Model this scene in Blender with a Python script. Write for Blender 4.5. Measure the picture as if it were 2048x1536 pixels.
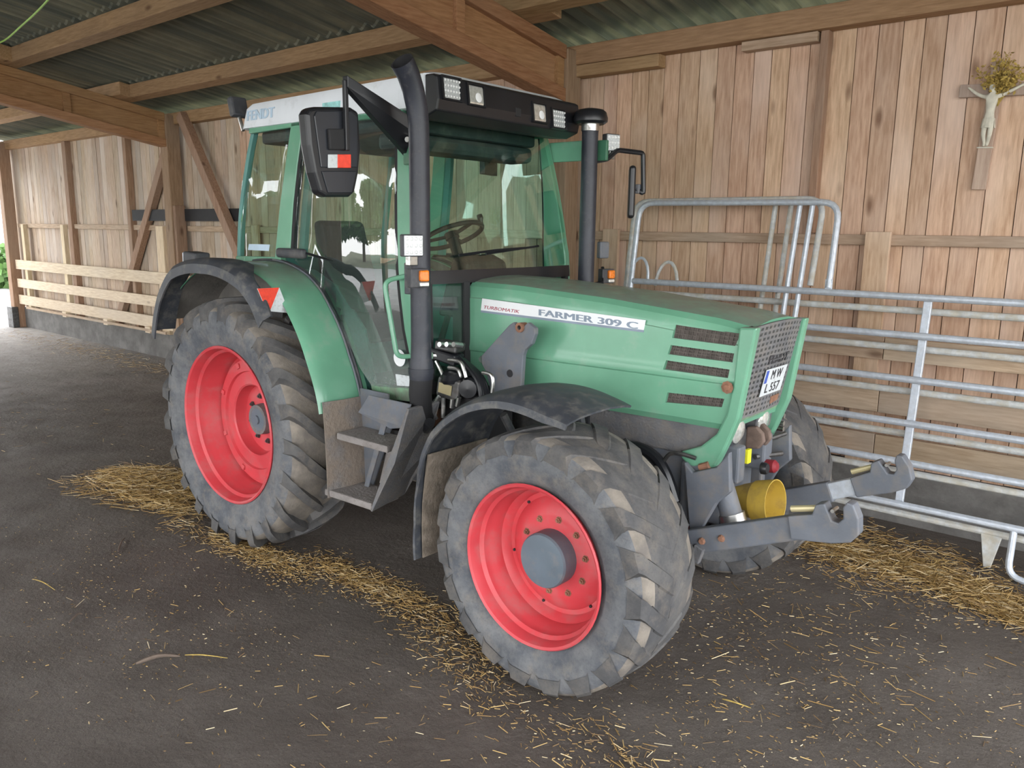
import bpy, bmesh, math, random
from mathutils import Vector, Matrix, Euler
random.seed(7)
for o in list(bpy.data.objects): bpy.data.objects.remove(o, do_unlink=True)
SC = bpy.context.scene
COL = SC.collection
pi = math.pi
# ------------------------------------------------------------------ camera
CAM = dict(f=1609.42, pitch=0.1894, roll=0.0124, yaw=0.7003, loc=(4.6348, -3.6834, 2.0728))
def cam_axes():
    th, p, r = CAM['yaw'], CAM['pitch'], CAM['roll']
    F = Vector((-math.sin(th)*math.cos(p), math.cos(th)*math.cos(p), -math.sin(p)))
    R = Vector((math.cos(th), math.sin(th), 0)); U = R.cross(F)
    return R*math.cos(r)+U*math.sin(r), -R*math.sin(r)+U*math.cos(r), F
CR, CU, CF = cam_axes(); CO = Vector(CAM['loc'])
cd = bpy.data.cameras.new('camera'); cam = bpy.data.objects.new('camera', cd); COL.objects.link(cam)
cd.sensor_width = 36; cd.lens = CAM['f']/2048*36; cd.clip_end = 400
cam.matrix_world = Matrix(((CR.x, CU.x, -CF.x, CO.x), (CR.y, CU.y, -CF.y, CO.y), (CR.z, CU.z, -CF.z, CO.z), (0, 0, 0, 1)))
SC.camera = cam
def P(px, py, ax, val):
    """point where the photo's pixel meets the plane ax = val"""
    v = CF + CR*((px-1024)/CAM['f']) - CU*((py-768)/CAM['f']); i = 'xyz'.index(ax)
    return CO + v*((val-CO[i])/v[i])
# ------------------------------------------------------------------ light
SC.view_settings.view_transform = 'Standard'; SC.view_settings.look = 'None'
SC.view_settings.gamma = 1; SC.view_settings.use_curve_mapping = False
SC.view_settings.exposure = 2.8
W = bpy.data.worlds.new('overcast_sky'); SC.world = W; W.use_nodes = True
nt = W.node_tree; nt.nodes.clear()
def wn(t, **k):
    n = nt.nodes.new(t)
    for a, b in k.items(): setattr(n, a, b)
    return n
wo = wn('ShaderNodeOutputWorld'); wb = wn('ShaderNodeBackground'); tc = wn('ShaderNodeTexCoord')
sep = wn('ShaderNodeSeparateXYZ'); rp = wn('ShaderNodeValToRGB'); nz = wn('ShaderNodeTexNoise'); mx = wn('ShaderNodeMix', data_type='RGBA')
rp.color_ramp.elements[0].position = 0.0; rp.color_ramp.elements[0].color = (0.95, 0.97, 1.0, 1)
rp.color_ramp.elements[1].position = 0.8; rp.color_ramp.elements[1].color = (0.55, 0.72, 1.0, 1)
nz.inputs['Scale'].default_value = 3.0; nz.inputs['Detail'].default_value = 6
cr = wn('ShaderNodeValToRGB'); cr.color_ramp.elements[0].position = 0.3; cr.color_ramp.elements[1].position = 0.55
L = nt.links.new
L(tc.outputs['Generated'], sep.inputs[0]); L(sep.outputs['Z'], rp.inputs[0]); L(tc.outputs['Generated'], nz.inputs['Vector'])
L(nz.outputs['Fac'], cr.inputs[0]); L(cr.outputs[0], mx.inputs['Factor']); L(rp.outputs[0], mx.inputs['A']); mx.inputs['B'].default_value = (1, 1, 1, 1)
L(mx.outputs['Result'], wb.inputs[0]); L(wb.outputs[0], wo.inputs[0]); wb.inputs[1].default_value = 1.0
# ------------------------------------------------------------------ materials
MATS = {}
def newmat(name):
    m = bpy.data.materials.new(name); m.use_nodes = True; MATS[name] = m
    return m, m.node_tree, m.node_tree.nodes['Principled BSDF']
def N(t, typ, ins=None, **k):
    n = t.nodes.new(typ)
    for a, b in k.items(): setattr(n, a, b)
    for a, b in (ins or {}).items():
        if isinstance(b, bpy.types.NodeSocket): t.links.new(b, n.inputs[a])
        else: n.inputs[a].default_value = b
    return n
def ramp(t, fac, stops):
    r = N(t, 'ShaderNodeValToRGB', {0: fac}); e = r.color_ramp.elements
    while len(e) < len(stops): e.new(0.5)
    for i, (p, c) in enumerate(stops):
        e[i].position = p; e[i].color = (*c, 1) if len(c) == 3 else c
    return r.outputs[0]
def mixc(t, fac, a, b, mode='MIX'):
    n = N(t, 'ShaderNodeMix', data_type='RGBA', blend_type=mode)
    for s, v in (('Factor', fac), ('A', a), ('B', b)):
        if isinstance(v, bpy.types.NodeSocket): t.links.new(v, n.inputs[s])
        else: n.inputs[s].default_value = (*v, 1) if isinstance(v, tuple) and len(v) == 3 else v
    return n.outputs['Result']
def noise(t, scale, detail=5, vec=None, rough=.55):
    n = N(t, 'ShaderNodeTexNoise', {'Scale': scale, 'Detail': detail, 'Roughness': rough})
    if vec is not None: t.links.new(vec, n.inputs['Vector'])
    return n.outputs['Fac']
def mat(name, col, rough=.5, metal=0., var=.12, vs=6., dirt=None, bump=0., bs=60., spec=.5, coat=0., zdirt=None):
    """painted / plain surface: colour variation, patches of dirt or wear, fine relief"""
    m, t, b = newmat(name)
    pos = N(t, 'ShaderNodeNewGeometry').outputs['Position']
    lo = tuple(c*(1-var) for c in col); hi = tuple(min(1, c*(1+var)) for c in col)
    c = ramp(t, noise(t, vs, 4, pos), [(.3, lo), (.7, hi)])
    rr = rough
    if dirt:
        dc, amt, ds = dirt
        f = ramp(t, noise(t, ds, 8, pos, .65), [(max(0, .62-amt*.35), (0, 0, 0)), (.78-amt*.25, (1, 1, 1))])
        f = N(t, 'ShaderNodeMath', {0: f, 1: min(1, .35+amt*.6)}, operation='MULTIPLY').outputs[0]
        c = mixc(t, f, c, dc)
        rr = N(t, 'ShaderNodeMapRange', {'Value': f, 'To Min': rough, 'To Max': .9}).outputs[0]
    t.links.new(c, b.inputs['Base Color'])
    if isinstance(rr, float) or isinstance(rr, int): b.inputs['Roughness'].default_value = rr
    else: t.links.new(rr, b.inputs['Roughness'])
    b.inputs['Metallic'].default_value = metal; b.inputs['Specular IOR Level'].default_value = spec
    if coat: b.inputs['Coat Weight'].default_value = coat; b.inputs['Coat Roughness'].default_value = .12
    if bump:
        bn = N(t, 'ShaderNodeBump', {'Height': noise(t, bs, 6, pos), 'Strength': bump, 'Distance': .01})
        t.links.new(bn.outputs[0], b.inputs['Normal'])
    return m
def wood(name, lo, hi, axis, knots=.5, grey=(.38, .33, .30), greyamt=.25, rough=.75):
    m, t, b = newmat(name)
    pos = N(t, 'ShaderNodeNewGeometry').outputs['Position']
    rnd = N(t, 'ShaderNodeObjectInfo').outputs['Random']
    off = N(t, 'ShaderNodeCombineXYZ', {i: N(t, 'ShaderNodeMath', {0: rnd, 1: k}, operation='MULTIPLY').outputs[0] for i, k in ((0, 37.), (1, 71.), (2, 113.))})
    v = N(t, 'ShaderNodeVectorMath', {0: pos, 1: off.outputs[0]}, operation='ADD').outputs[0]
    sc = {'x': (.09, 1, 1), 'y': (1, .09, 1), 'z': (1, 1, .09)}[axis]
    g = N(t, 'ShaderNodeMapping', {'Vector': v, 'Scale': sc}).outputs[0]
    gr = noise(t, 55, 7, g, .6)
    c = ramp(t, gr, [(.28, lo), (.72, hi)])
    sc2 = {'x': (.5, 1, 1), 'y': (1, .5, 1), 'z': (1, 1, .5)}[axis]
    big = noise(t, 1.6, 3, N(t, 'ShaderNodeMapping', {'Vector': v, 'Scale': sc2}).outputs[0])
    c = mixc(t, N(t, 'ShaderNodeMath', {0: ramp(t, big, [(.45, (0, 0, 0)), (.72, (1, 1, 1))]), 1: greyamt*2}, operation='MULTIPLY').outputs[0], c, grey)
    hv = N(t, 'ShaderNodeHueSaturation', {'Hue': N(t, 'ShaderNodeMapRange', {'Value': rnd, 'To Min': .495, 'To Max': .51}).outputs[0],
        'Value': N(t, 'ShaderNodeMapRange', {'Value': N(t, 'ShaderNodeMath', {0: N(t, 'ShaderNodeMath', {0: rnd, 1: 17.3}, operation='MULTIPLY').outputs[0]}, operation='FRACT').outputs[0], 'To Min': .84, 'To Max': 1.12}).outputs[0], 'Color': c})
    c = hv.outputs[0]
    if knots:
        kv = N(t, 'ShaderNodeMapping', {'Vector': v, 'Scale': {'x': (2.2, 6, 6), 'y': (6, 2.2, 6), 'z': (6, 6, 2.2)}[axis]}).outputs[0]
        vo = N(t, 'ShaderNodeTexVoronoi', {'Vector': kv, 'Scale': 1.0}, feature='F1')
        sel = N(t, 'ShaderNodeSeparateColor', {0: vo.outputs['Color']}).outputs[0]
        k = N(t, 'ShaderNodeMath', {0: ramp(t, vo.outputs['Distance'], [(.06, (1, 1, 1)), (.2, (0, 0, 0))]), 1: N(t, 'ShaderNodeMath', {0: sel, 1: 1-knots*.6}, operation='GREATER_THAN').outputs[0]}, operation='MULTIPLY').outputs[0]
        c = mixc(t, N(t, 'ShaderNodeMath', {0: k, 1: .75}, operation='MULTIPLY').outputs[0], c, (lo[0]*.35, lo[1]*.28, lo[2]*.25))
    t.links.new(c, b.inputs['Base Color']); b.inputs['Roughness'].default_value = rough; b.inputs['Specular IOR Level'].default_value = .25
    bn = N(t, 'ShaderNodeBump', {'Height': gr, 'Strength': .25, 'Distance': .004}); t.links.new(bn.outputs[0], b.inputs['Normal'])
    return m
def glass(name, tint, dusty=.0, base=.07):
    m, t, b = newmat(name); t.nodes.remove(b)
    out = [n for n in t.nodes if n.type == 'OUTPUT_MATERIAL'][0]
    lw = N(t, 'ShaderNodeLayerWeight', {'Blend': .5})
    p5 = N(t, 'ShaderNodeMath', {0: lw.outputs['Facing'], 1: 4.0}, operation='POWER').outputs[0]
    fr = N(t, 'ShaderNodeMapRange', {'Value': p5, 'To Min': base, 'To Max': 1.0}).outputs[0]
    tr = N(t, 'ShaderNodeBsdfTransparent', {0: (*tint, 1)}); gl = N(t, 'ShaderNodeBsdfGlossy', {0: (1, 1, 1, 1), 'Roughness': .01})
    ms = N(t, 'ShaderNodeMixShader', {0: fr, 1: tr.outputs[0], 2: gl.outputs[0]})
    if dusty:
        pos = N(t, 'ShaderNodeNewGeometry').outputs['Position']
        df = N(t, 'ShaderNodeBsdfDiffuse', {0: (.32, .36, .34, 1)})
        z = N(t, 'ShaderNodeSeparateXYZ', {0: pos}).outputs[2]
        zf = N(t, 'ShaderNodeMapRange', {'Value': z, 'From Min': 1.1, 'From Max': 1.8, 'To Min': dusty, 'To Max': dusty*.12}).outputs[0]
        f = N(t, 'ShaderNodeMath', {0: ramp(t, noise(t, 45, 8, pos, .7), [(.3, (.45, .45, .45)), (.7, (1, 1, 1))]), 1: zf}, operation='MULTIPLY').outputs[0]
        ms = N(t, 'ShaderNodeMixShader', {0: f, 1: ms.outputs[0], 2: df.outputs[0]})
    t.links.new(ms.outputs[0], out.inputs[0])
    return m
MUD = (.20, .165, .13)
mat('green', (.135, .345, .225), .38, var=.10, vs=3, dirt=((.30, .36, .30), .16, 6), coat=.5)
def settled_dust(name, dust, amt):
    t = MATS[name].node_tree; b = t.nodes['Principled BSDF']; src = b.inputs['Base Color'].links[0].from_socket
    g = N(t, 'ShaderNodeNewGeometry'); z = N(t, 'ShaderNodeSeparateXYZ', {0: g.outputs['Normal']}).outputs[2]
    up = N(t, 'ShaderNodeMapRange', {'Value': z, 'From Min': .75, 'From Max': .98, 'To Min': 0., 'To Max': amt}).outputs[0]
    f = N(t, 'ShaderNodeMath', {0: up, 1: ramp(t, noise(t, 9, 6, g.outputs['Position'], .65), [(.25, (.4, .4, .4)), (.6, (1, 1, 1))])}, operation='MULTIPLY').outputs[0]
    t.links.new(mixc(t, f, src, dust), b.inputs['Base Color'])
    old = b.inputs['Roughness'].links[0].from_socket if b.inputs['Roughness'].links else b.inputs['Roughness'].default_value
    t.links.new(N(t, 'ShaderNodeMath', {0: old, 1: N(t, 'ShaderNodeMath', {0: f, 1: .45}, operation='MULTIPLY').outputs[0]}, operation='ADD').outputs[0], b.inputs['Roughness'])
    b.inputs['Coat Weight'].default_value = b.inputs['Coat Weight'].default_value*.8
settled_dust('green', (.21, .22, .19), .85)
mat('green_dusty', (.17, .34, .20), .55, var=.2, vs=5, dirt=((.17, .16, .14), .6, 9))
mat('green_dark', (.05, .17, .10), .45, dirt=((.2, .19, .16), .3, 9))
mat('teal', (.10, .26, .235), .55, var=.12)
mat('red', (.56, .055, .068), .45, var=.08, vs=5, dirt=((.45, .15, .15), .4, 7))
mat('grey_paint', (.125, .138, .162), .52, var=.15, dirt=((.21, .185, .16), .42, 11), bump=.15, bs=50)
mat('grey_mud', (.135, .137, .145), .7, var=.2, dirt=((.20, .18, .158), .55, 14), bump=.5, bs=70)
mat('mud', MUD, .95, var=.3, vs=14, bump=.8, bs=45, dirt=((.27, .23, .19), .4, 22))
mat('panel_mud', (.155, .15, .15), .8, var=.2, vs=6, dirt=((.21, .17, .135), .95, 7), bump=.9, bs=40)
mat('vent', (.105, .09, .08), .9, var=.3, vs=25, bump=.4)
mat('rusty_grey', (.15, .105, .085), .8, var=.3, vs=18, bump=.3)
mat('arch', (.17, .16, .145), .95, var=.25, vs=6, bump=.5, bs=35)
mat('step_mud', (.25, .23, .22), .9, var=.2, vs=10, bump=.6, bs=60, dirt=((.13, .11, .10), .4, 20))
mat('hub_grey', (.11, .14, .17), .5, var=.12, dirt=((.22, .2, .19), .25, 14))
def rubber(name, base, dust, tan, amt):
    m, t, b = newmat(name); pos = N(t, 'ShaderNodeNewGeometry').outputs['Position']
    c = ramp(t, noise(t, 7, 6, pos, .6), [(.3, tuple(k*.8 for k in base)), (.7, tuple(k*1.2 for k in base))])
    c = mixc(t, N(t, 'ShaderNodeMath', {0: ramp(t, noise(t, 5.5, 9, pos, .68), [(.40, (0, 0, 0)), (.62, (1, 1, 1))]), 1: .75}, operation='MULTIPLY').outputs[0], c, dust)
    o2 = N(t, 'ShaderNodeVectorMath', {0: pos, 1: (13., 7., 3.)}, operation='ADD').outputs[0]
    c = mixc(t, N(t, 'ShaderNodeMath', {0: ramp(t, noise(t, 8, 10, o2, .72), [(.50, (0, 0, 0)), (.70, (1, 1, 1))]), 1: amt}, operation='MULTIPLY').outputs[0], c, tan)
    c = mixc(t, ramp(t, noise(t, 90, 4, pos, .7), [(.55, (0, 0, 0)), (.75, (.5, .5, .5))]), c, tuple(k*.6 for k in base))
    t.links.new(c, b.inputs['Base Color']); b.inputs['Roughness'].default_value = .88; b.inputs['Specular IOR Level'].default_value = .3
    bn = N(t, 'ShaderNodeBump', {'Height': noise(t, 35, 9, pos, .7), 'Strength': .35, 'Distance': .008}); t.links.new(bn.outputs[0], b.inputs['Normal'])
rubber('rubber', (.085, .092, .105), (.19, .192, .195), (.235, .205, .17), .6)
rubber('tread', (.072, .072, .075), (.13, .125, .12), (.18, .155, .13), .7)
mat('tread_mud', (.21, .185, .155), .95, var=.25, vs=8, dirt=((.11, .10, .095), .5, 9), bump=.5, bs=45)
mat('black', (.012, .013, .016), .35, var=.2)
mat('mirror_back', (.024, .027, .034), .3, var=.15)
mat('black_matt', (.018, .018, .02), .75, var=.2)
mat('black_dusty', (.045, .048, .056), .55, var=.2, dirt=((.16, .15, .14), .4, 9))
mat('exhaust', (.022, .025, .036), .45, var=.2, vs=10, dirt=((.11, .10, .10), .2, 25), bump=.1)
mat('fender_black', (.048, .053, .064), .5, var=.2, dirt=((.2, .19, .17), .4, 14))
mat('roof_white', (.72, .76, .80), .5, var=.04, dirt=((.45, .47, .48), .2, 8))
mat('white', (.8, .82, .84), .5, var=.04)
mat('letter_grey', (.23, .28, .35), .5)
mat('letter_pale', (.45, .58, .70), .5)
mat('logo_teal', (.30, .62, .60), .5, var=.3, vs=30)
mat('letter_red', (.35, .05, .08), .5)
mat('letter_black', (.03, .03, .035), .5)
mat('letter_white', (.8, .8, .8), .5)
mat('lamp_clear', (.75, .76, .72), .15, metal=.6, var=.2, vs=60)
mat('led', (.50, .53, .54), .25, metal=.2, var=.15, vs=90)
mat('diode', (.80, .82, .82), .3, var=.1)
mat('orange_lens', (.75, .20, .02), .2, var=.3, vs=50)
mat('red_lens', (.8, .07, .04), .25, var=.15, vs=30)
mat('chrome', (.62, .62, .60), .3, metal=1, var=.2, dirt=((.25, .22, .19), .3, 30))
mat('steel_dark', (.12, .12, .12), .45, metal=.8, var=.3, vs=25, dirt=((.13, .11, .09), .4, 20))
mat('rust', (.24, .12, .075), .85, var=.3, vs=20, bump=.3)
mat('brass', (.55, .48, .28), .4, metal=.4)
mat('yellow', (.50, .335, .05), .5, var=.12, dirt=((.25, .17, .06), .35, 14))
mat('yellow_tag', (.75, .72, .03), .5)
mat('red_plastic', (.22, .014, .022), .65)
mat('blue', (.05, .10, .45), .5)
mat('plate_white', (.62, .66, .68), .5, var=.08, dirt=((.3, .3, .3), .3, 60))
mat('galv', (.55, .60, .67), .42, metal=.35, var=.12, vs=30, dirt=((.55, .57, .58), .4, 40), bump=.15, bs=90)
mat('galv_mud', (.55, .57, .57), .7, metal=.2, var=.2, vs=20, dirt=((.52, .47, .36), .55, 12), bump=.3, bs=60)
mat('concrete', (.155, .15, .142), .9, var=.25, vs=3, dirt=((.085, .08, .075), .5, 5), bump=.5, bs=30)
mat('plaster_bone', (.60, .57, .48), .75, var=.15, vs=25)
mat('dry_leaf', (.42, .30, .075), .8, var=.45, vs=40)
mat('cord_green', (.35, .62, .12), .5)
mat('seat', (.03, .035, .04), .9)
mat('bark', (.12, .09, .07), .9, var=.3, bump=.4)
mat('leaf', (.075, .15, .035), .7, var=.5, vs=1.2)
mat('leaf_dark', (.05, .11, .035), .7, var=.5, vs=1.2)
mat('blue_tarp', (.12, .25, .55), .6)
mat('wrap_white', (.80, .82, .84), .5, var=.05)
glass('glass', (.80, .93, .88), dusty=0, base=.06)
glass('glass_door', (.72, .88, .84), dusty=.62, base=.12)
glass('mirror_glass', (.1, .1, .1), base=.8)
wood('plank', (.42, .255, .165), (.70, .49, .355), 'z', .75, grey=(.76, .60, .50), greyamt=.35)
wood('plank_old', (.36, .26, .18), (.64, .51, .39), 'z', .45, grey=(.62, .56, .50), greyamt=.4)
wood('beam_x', (.27, .16, .08), (.47, .30, .17), 'x', .3, grey=(.3, .2, .13), greyamt=.2)
wood('beam_y', (.25, .12, .055), (.45, .25, .13), 'y', .2, grey=(.42, .26, .16), greyamt=.2)
wood('beam_z', (.24, .14, .085), (.43, .28, .19), 'z', .3, grey=(.35, .27, .21), greyamt=.3)
wood('board_x', (.33, .225, .15), (.55, .41, .30), 'x', .4, grey=(.40, .34, .28), greyamt=.35)
wood('board_pale', (.55, .42, .29), (.80, .68, .52), 'x', .4, grey=(.62, .54, .45), greyamt=.2)
wood('post_pale', (.55, .42, .27), (.80, .66, .48), 'z', .4, greyamt=.1)
wood('cross_wood', (.36, .25, .19), (.52, .40, .32), 'z', 0)
def straw_mat():
    m, t, b = newmat('straw')
    c = ramp(t, N(t, 'ShaderNodeNewGeometry').outputs['Random Per Island'], [(0, (.10, .055, .02)), (.4, (.27, .16, .045)), (.8, (.44, .30, .11)), (1, (.62, .52, .34))])
    t.links.new(c, b.inputs['Base Color']); b.inputs['Roughness'].default_value = .6
straw_mat()
def soil():
    m, t, b = newmat('soil')
    pos = N(t, 'ShaderNodeNewGeometry').outputs['Position']
    c = ramp(t, noise(t, 1.3, 8, pos, .6), [(.3, (.082, .068, .057)), (.52, (.115, .098, .085)), (.75, (.155, .136, .12))])
    c = mixc(t, ramp(t, noise(t, 35, 8, pos, .75), [(.5, (0, 0, 0)), (.8, (1, 1, 1))]), c, (.17, .145, .12))
    c = mixc(t, ramp(t, noise(t, 140, 5, pos, .75), [(.52, (0, 0, 0)), (.70, (.8, .8, .8))]), c, (.20, .17, .14))
    c = mixc(t, ramp(t, noise(t, 70, 6, N(t, 'ShaderNodeVectorMath', {0: pos, 1: (5., 9., 0.)}, operation='ADD').outputs[0], .75), [(.54, (0, 0, 0)), (.72, (.9, .9, .9))]), c, (.045, .036, .03))
    c = mixc(t, ramp(t, noise(t, .9, 5, N(t, 'ShaderNodeVectorMath', {0: pos, 1: (2., 31., 0.)}, operation='ADD').outputs[0], .6), [(.45, (0, 0, 0)), (.65, (.6, .6, .6))]), c, (.066, .053, .044))
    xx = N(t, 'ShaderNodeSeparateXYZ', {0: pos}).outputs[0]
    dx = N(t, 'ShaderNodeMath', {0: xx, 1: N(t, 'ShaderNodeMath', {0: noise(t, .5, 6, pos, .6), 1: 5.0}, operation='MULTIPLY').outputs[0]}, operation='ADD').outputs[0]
    df = N(t, 'ShaderNodeMapRange', {'Value': dx, 'From Min': -9.2, 'From Max': -2.6, 'To Min': 1.0, 'To Max': 0.}).outputs[0]  # paler towards the open left end: incoming daylight put into the soil colour
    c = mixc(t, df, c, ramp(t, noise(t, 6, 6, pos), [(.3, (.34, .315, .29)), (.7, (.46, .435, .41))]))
    t.links.new(c, b.inputs['Base Color'])
    r = ramp(t, noise(t, 3, 5, pos), [(.3, (.62, .62, .62)), (.7, (.9, .9, .9))]); t.links.new(r, b.inputs['Roughness']); b.inputs['Specular IOR Level'].default_value = .35
    h = N(t, 'ShaderNodeMath', {0: noise(t, 28, 10, pos, .7), 1: N(t, 'ShaderNodeMath', {0: noise(t, 3.2, 5, pos), 1: 2.5}, operation='MULTIPLY').outputs[0]}, operation='ADD').outputs[0]
    bn = N(t, 'ShaderNodeBump', {'Height': h, 'Strength': .8, 'Distance': .022}); t.links.new(bn.outputs[0], b.inputs['Normal'])
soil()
mat('yard', (.46, .445, .42), .9, var=.15, vs=1.5, bump=.3, bs=20)
mat('grass', (.16, .165, .10), .9, var=.4, vs=2, bump=.6, bs=25)
def sheet():
    m, t, b = newmat('roof_sheet')
    pos = N(t, 'ShaderNodeNewGeometry').outputs['Position']
    c = ramp(t, noise(t, 2.2, 7, pos, .6), [(.3, (.15, .145, .11)), (.55, (.22, .215, .16)), (.78, (.29, .265, .18))])
    sv = N(t, 'ShaderNodeMapping', {'Vector': pos, 'Scale': (9, .25, .25)}).outputs[0]
    c = mixc(t, ramp(t, noise(t, 1.5, 4, sv), [(.42, (0, 0, 0)), (.62, (1, 1, 1))]), c, (.11, .12, .10))
    t.links.new(c, b.inputs['Base Color']); b.inputs['Roughness'].default_value = .85
sheet()
# ------------------------------------------------------------------ mesh helpers
class MB:
    def __init__(s): s.v = []; s.f = []; s.m = []; s.mi = 0
    def add(s, vs, fs):
        b = len(s.v); s.v += [tuple(v) for v in vs]
        for f in fs: s.f.append(tuple(b+i for i in f)); s.m.append(s.mi)
        return s
    def box(s, lo, hi):
        x0, y0, z0 = lo; x1, y1, z1 = hi
        return s.add([(x0,y0,z0),(x1,y0,z0),(x1,y1,z0),(x0,y1,z0),(x0,y0,z1),(x1,y0,z1),(x1,y1,z1),(x0,y1,z1)],
                     [(0,3,2,1),(4,5,6,7),(0,1,5,4),(1,2,6,5),(2,3,7,6),(3,0,4,7)])
    def obox(s, c, sz, rot=(0,0,0)):
        M = Euler(rot).to_matrix(); c = Vector(c); a, b, d = (k/2 for k in sz)
        vs = [c+M@Vector((i*a, j*b, k*d)) for k in (-1,1) for (i,j) in ((-1,-1),(1,-1),(1,1),(-1,1))]
        return s.add(vs, [(0,3,2,1),(4,5,6,7),(0,1,5,4),(1,2,6,5),(2,3,7,6),(3,0,4,7)])
    def hexa(s, a, b):
        """solid between two quads a and b (4 points each, same order)"""
        return s.add(list(a)+list(b), [(3,2,1,0),(4,5,6,7),(0,1,5,4),(1,2,6,5),(2,3,7,6),(3,0,4,7)])
    def bar(s, p, q, w, h, up=(0,0,1)):
        p, q = Vector(p), Vector(q); d = (q-p).normalized(); u = Vector(up); r = d.cross(u)
        if r.length < 1e-4: r = d.cross(Vector((1,0,0)))
        r.normalize(); u = r.cross(d).normalized()
        k = [r*(-w/2)+u*(-h/2), r*(w/2)+u*(-h/2), r*(w/2)+u*(h/2), r*(-w/2)+u*(h/2)]
        return s.hexa([p+i for i in k], [q+i for i in k])
    def prism(s, pts, d):
        """outline of 3D points pushed along d (both caps)"""
        d = Vector(d); n = len(pts); a = [Vector(p) for p in pts]
        return s.add(a+[p+d for p in a], [tuple(range(n))[::-1], tuple(range(n, 2*n))]+[(i, (i+1)%n, n+(i+1)%n, n+i) for i in range(n)])
    def tube(s, path, r, n=10, cap=True, closed=False):
        pts = [Vector(p) for p in path]; k = len(pts); rs = r if isinstance(r, (list, tuple)) else [r]*k
        vs = []; prev = None
        for i, p in enumerate(pts):
            if closed: d = pts[(i+1)%k]-pts[i-1]
            else: d = pts[min(i+1,k-1)]-pts[max(i-1,0)]
            d.normalize()
            if prev is None:
                a = d.cross(Vector((0,0,1)))
                if a.length < .1: a = d.cross(Vector((1,0,0)))
            else: a = prev - d*prev.dot(d)
            a.normalize(); prev = a; b = d.cross(a)
            vs += [p+(a*math.cos(2*pi*j/n)+b*math.sin(2*pi*j/n))*rs[i] for j in range(n)]
        fs = []
        for i in range(k if closed else k-1):
            i2 = (i+1)%k
            fs += [(i*n+j, i*n+(j+1)%n, i2*n+(j+1)%n, i2*n+j) for j in range(n)]
        if cap and not closed: fs += [tuple(range(n))[::-1], tuple(range((k-1)*n, k*n))]
        return s.add(vs, fs)
    def lathe(s, prof, c, axis=(0,0,1), n=24, closed=False, cap=False):
        """prof: (r, h) along axis through c"""
        ax = Vector(axis).normalized(); a = ax.cross(Vector((0,0,1)))
        if a.length < .1: a = ax.cross(Vector((1,0,0)))
        a.normalize(); b = ax.cross(a); c = Vector(c); k = len(prof)
        vs = [c+ax*h+(a*math.cos(2*pi*j/n)+b*math.sin(2*pi*j/n))*r for r, h in prof for j in range(n)]
        fs = [(i*n+j, i*n+(j+1)%n, ((i+1)%k)*n+(j+1)%n, ((i+1)%k)*n+j) for i in range(k if closed else k-1) for j in range(n)]
        if cap: fs += [tuple(range(n))[::-1], tuple(range((k-1)*n, k*n))]
        return s.add(vs, fs)
    def cyl(s, p, q, r, n=16):
        return s.tube([p, q], r, n)
    def grid(s, rows, closed=False):
        """rows of equally many points"""
        n = len(rows[0]); vs = [p for r in rows for p in r]
        return s.add(vs, [(i*n+j, i*n+j+1, (i+1)*n+j+1, (i+1)*n+j) for i in range(len(rows)-1) for j in range(n-1)] +
                     ([(i*n+n-1, i*n, (i+1)*n, (i+1)*n+n-1) for i in range(len(rows)-1)] if closed else []))
    def sheet(s, rows, th):
        """a thin solid sheet through rows of points, thickness th along the normal"""
        R = len(rows); n = len(rows[0]); V = [[Vector(p) for p in r] for r in rows]
        off = [[None]*n for _ in rows]
        for i in range(R):
            for j in range(n):
                du = V[min(i+1,R-1)][j]-V[max(i-1,0)][j]; dv = V[i][min(j+1,n-1)]-V[i][max(j-1,0)]
                off[i][j] = V[i][j]+du.cross(dv).normalized()*th
        b = len(s.v); s.v += [tuple(p) for r in V for p in r]+[tuple(p) for r in off for p in r]; K = R*n
        fs = []
        for i in range(R-1):
            for j in range(n-1):
                a, c, d, e = i*n+j, i*n+j+1, (i+1)*n+j+1, (i+1)*n+j
                fs += [(e, d, c, a), (K+a, K+c, K+d, K+e)]
        for i in range(R-1):
            fs += [(i*n, (i+1)*n, K+(i+1)*n, K+i*n)[::-1], (i*n+n-1, (i+1)*n+n-1, K+(i+1)*n+n-1, K+i*n+n-1)]
        for j in range(n-1):
            fs += [(j, j+1, K+j+1, K+j), ((R-1)*n+j, (R-1)*n+j+1, K+(R-1)*n+j+1, K+(R-1)*n+j)[::-1]]
        for f in fs: s.f.append(tuple(b+i for i in f)); s.m.append(s.mi)
        return s
    def build(s, name, m, parent=None, smooth=30, bev=0, label=None, bseg=2, fix=True):
        me = bpy.data.meshes.new(name); me.from_pydata(s.v, [], s.f)
        for k in (m if isinstance(m, (list, tuple)) else [m]): me.materials.append(MATS[k])
        if isinstance(m, (list, tuple)): me.polygons.foreach_set('material_index', s.m)
        if fix:
            bm = bmesh.new(); bm.from_mesh(me); bmesh.ops.recalc_face_normals(bm, faces=bm.faces); bm.to_mesh(me); bm.free()
        if smooth:
            me.polygons.foreach_set('use_smooth', [True]*len(me.polygons)); me.set_sharp_from_angle(angle=math.radians(smooth))
        me.update()
        o = bpy.data.objects.new(name, me); COL.objects.link(o)
        if parent: o.parent = parent
        if bev:
            b = o.modifiers.new('bevel', 'BEVEL'); b.width = bev; b.segments = bseg; b.limit_method = 'ANGLE'; b.angle_limit = math.radians(40); b.harden_normals = False
        if label: o['label'] = label
        return o
def tag(o, label, cat, group=None):
    o['label'] = label; o['category'] = cat
    if group: o['group'] = group
    return o
def struct(o, label=None):
    o['kind'] = 'structure'
    if label: o['label'] = label
    return o
def empty(name, loc=(0,0,0), parent=None):
    o = bpy.data.objects.new(name, None); COL.objects.link(o); o.location = loc; o.empty_display_size = .2
    if parent: o.parent = parent
    return o
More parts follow.
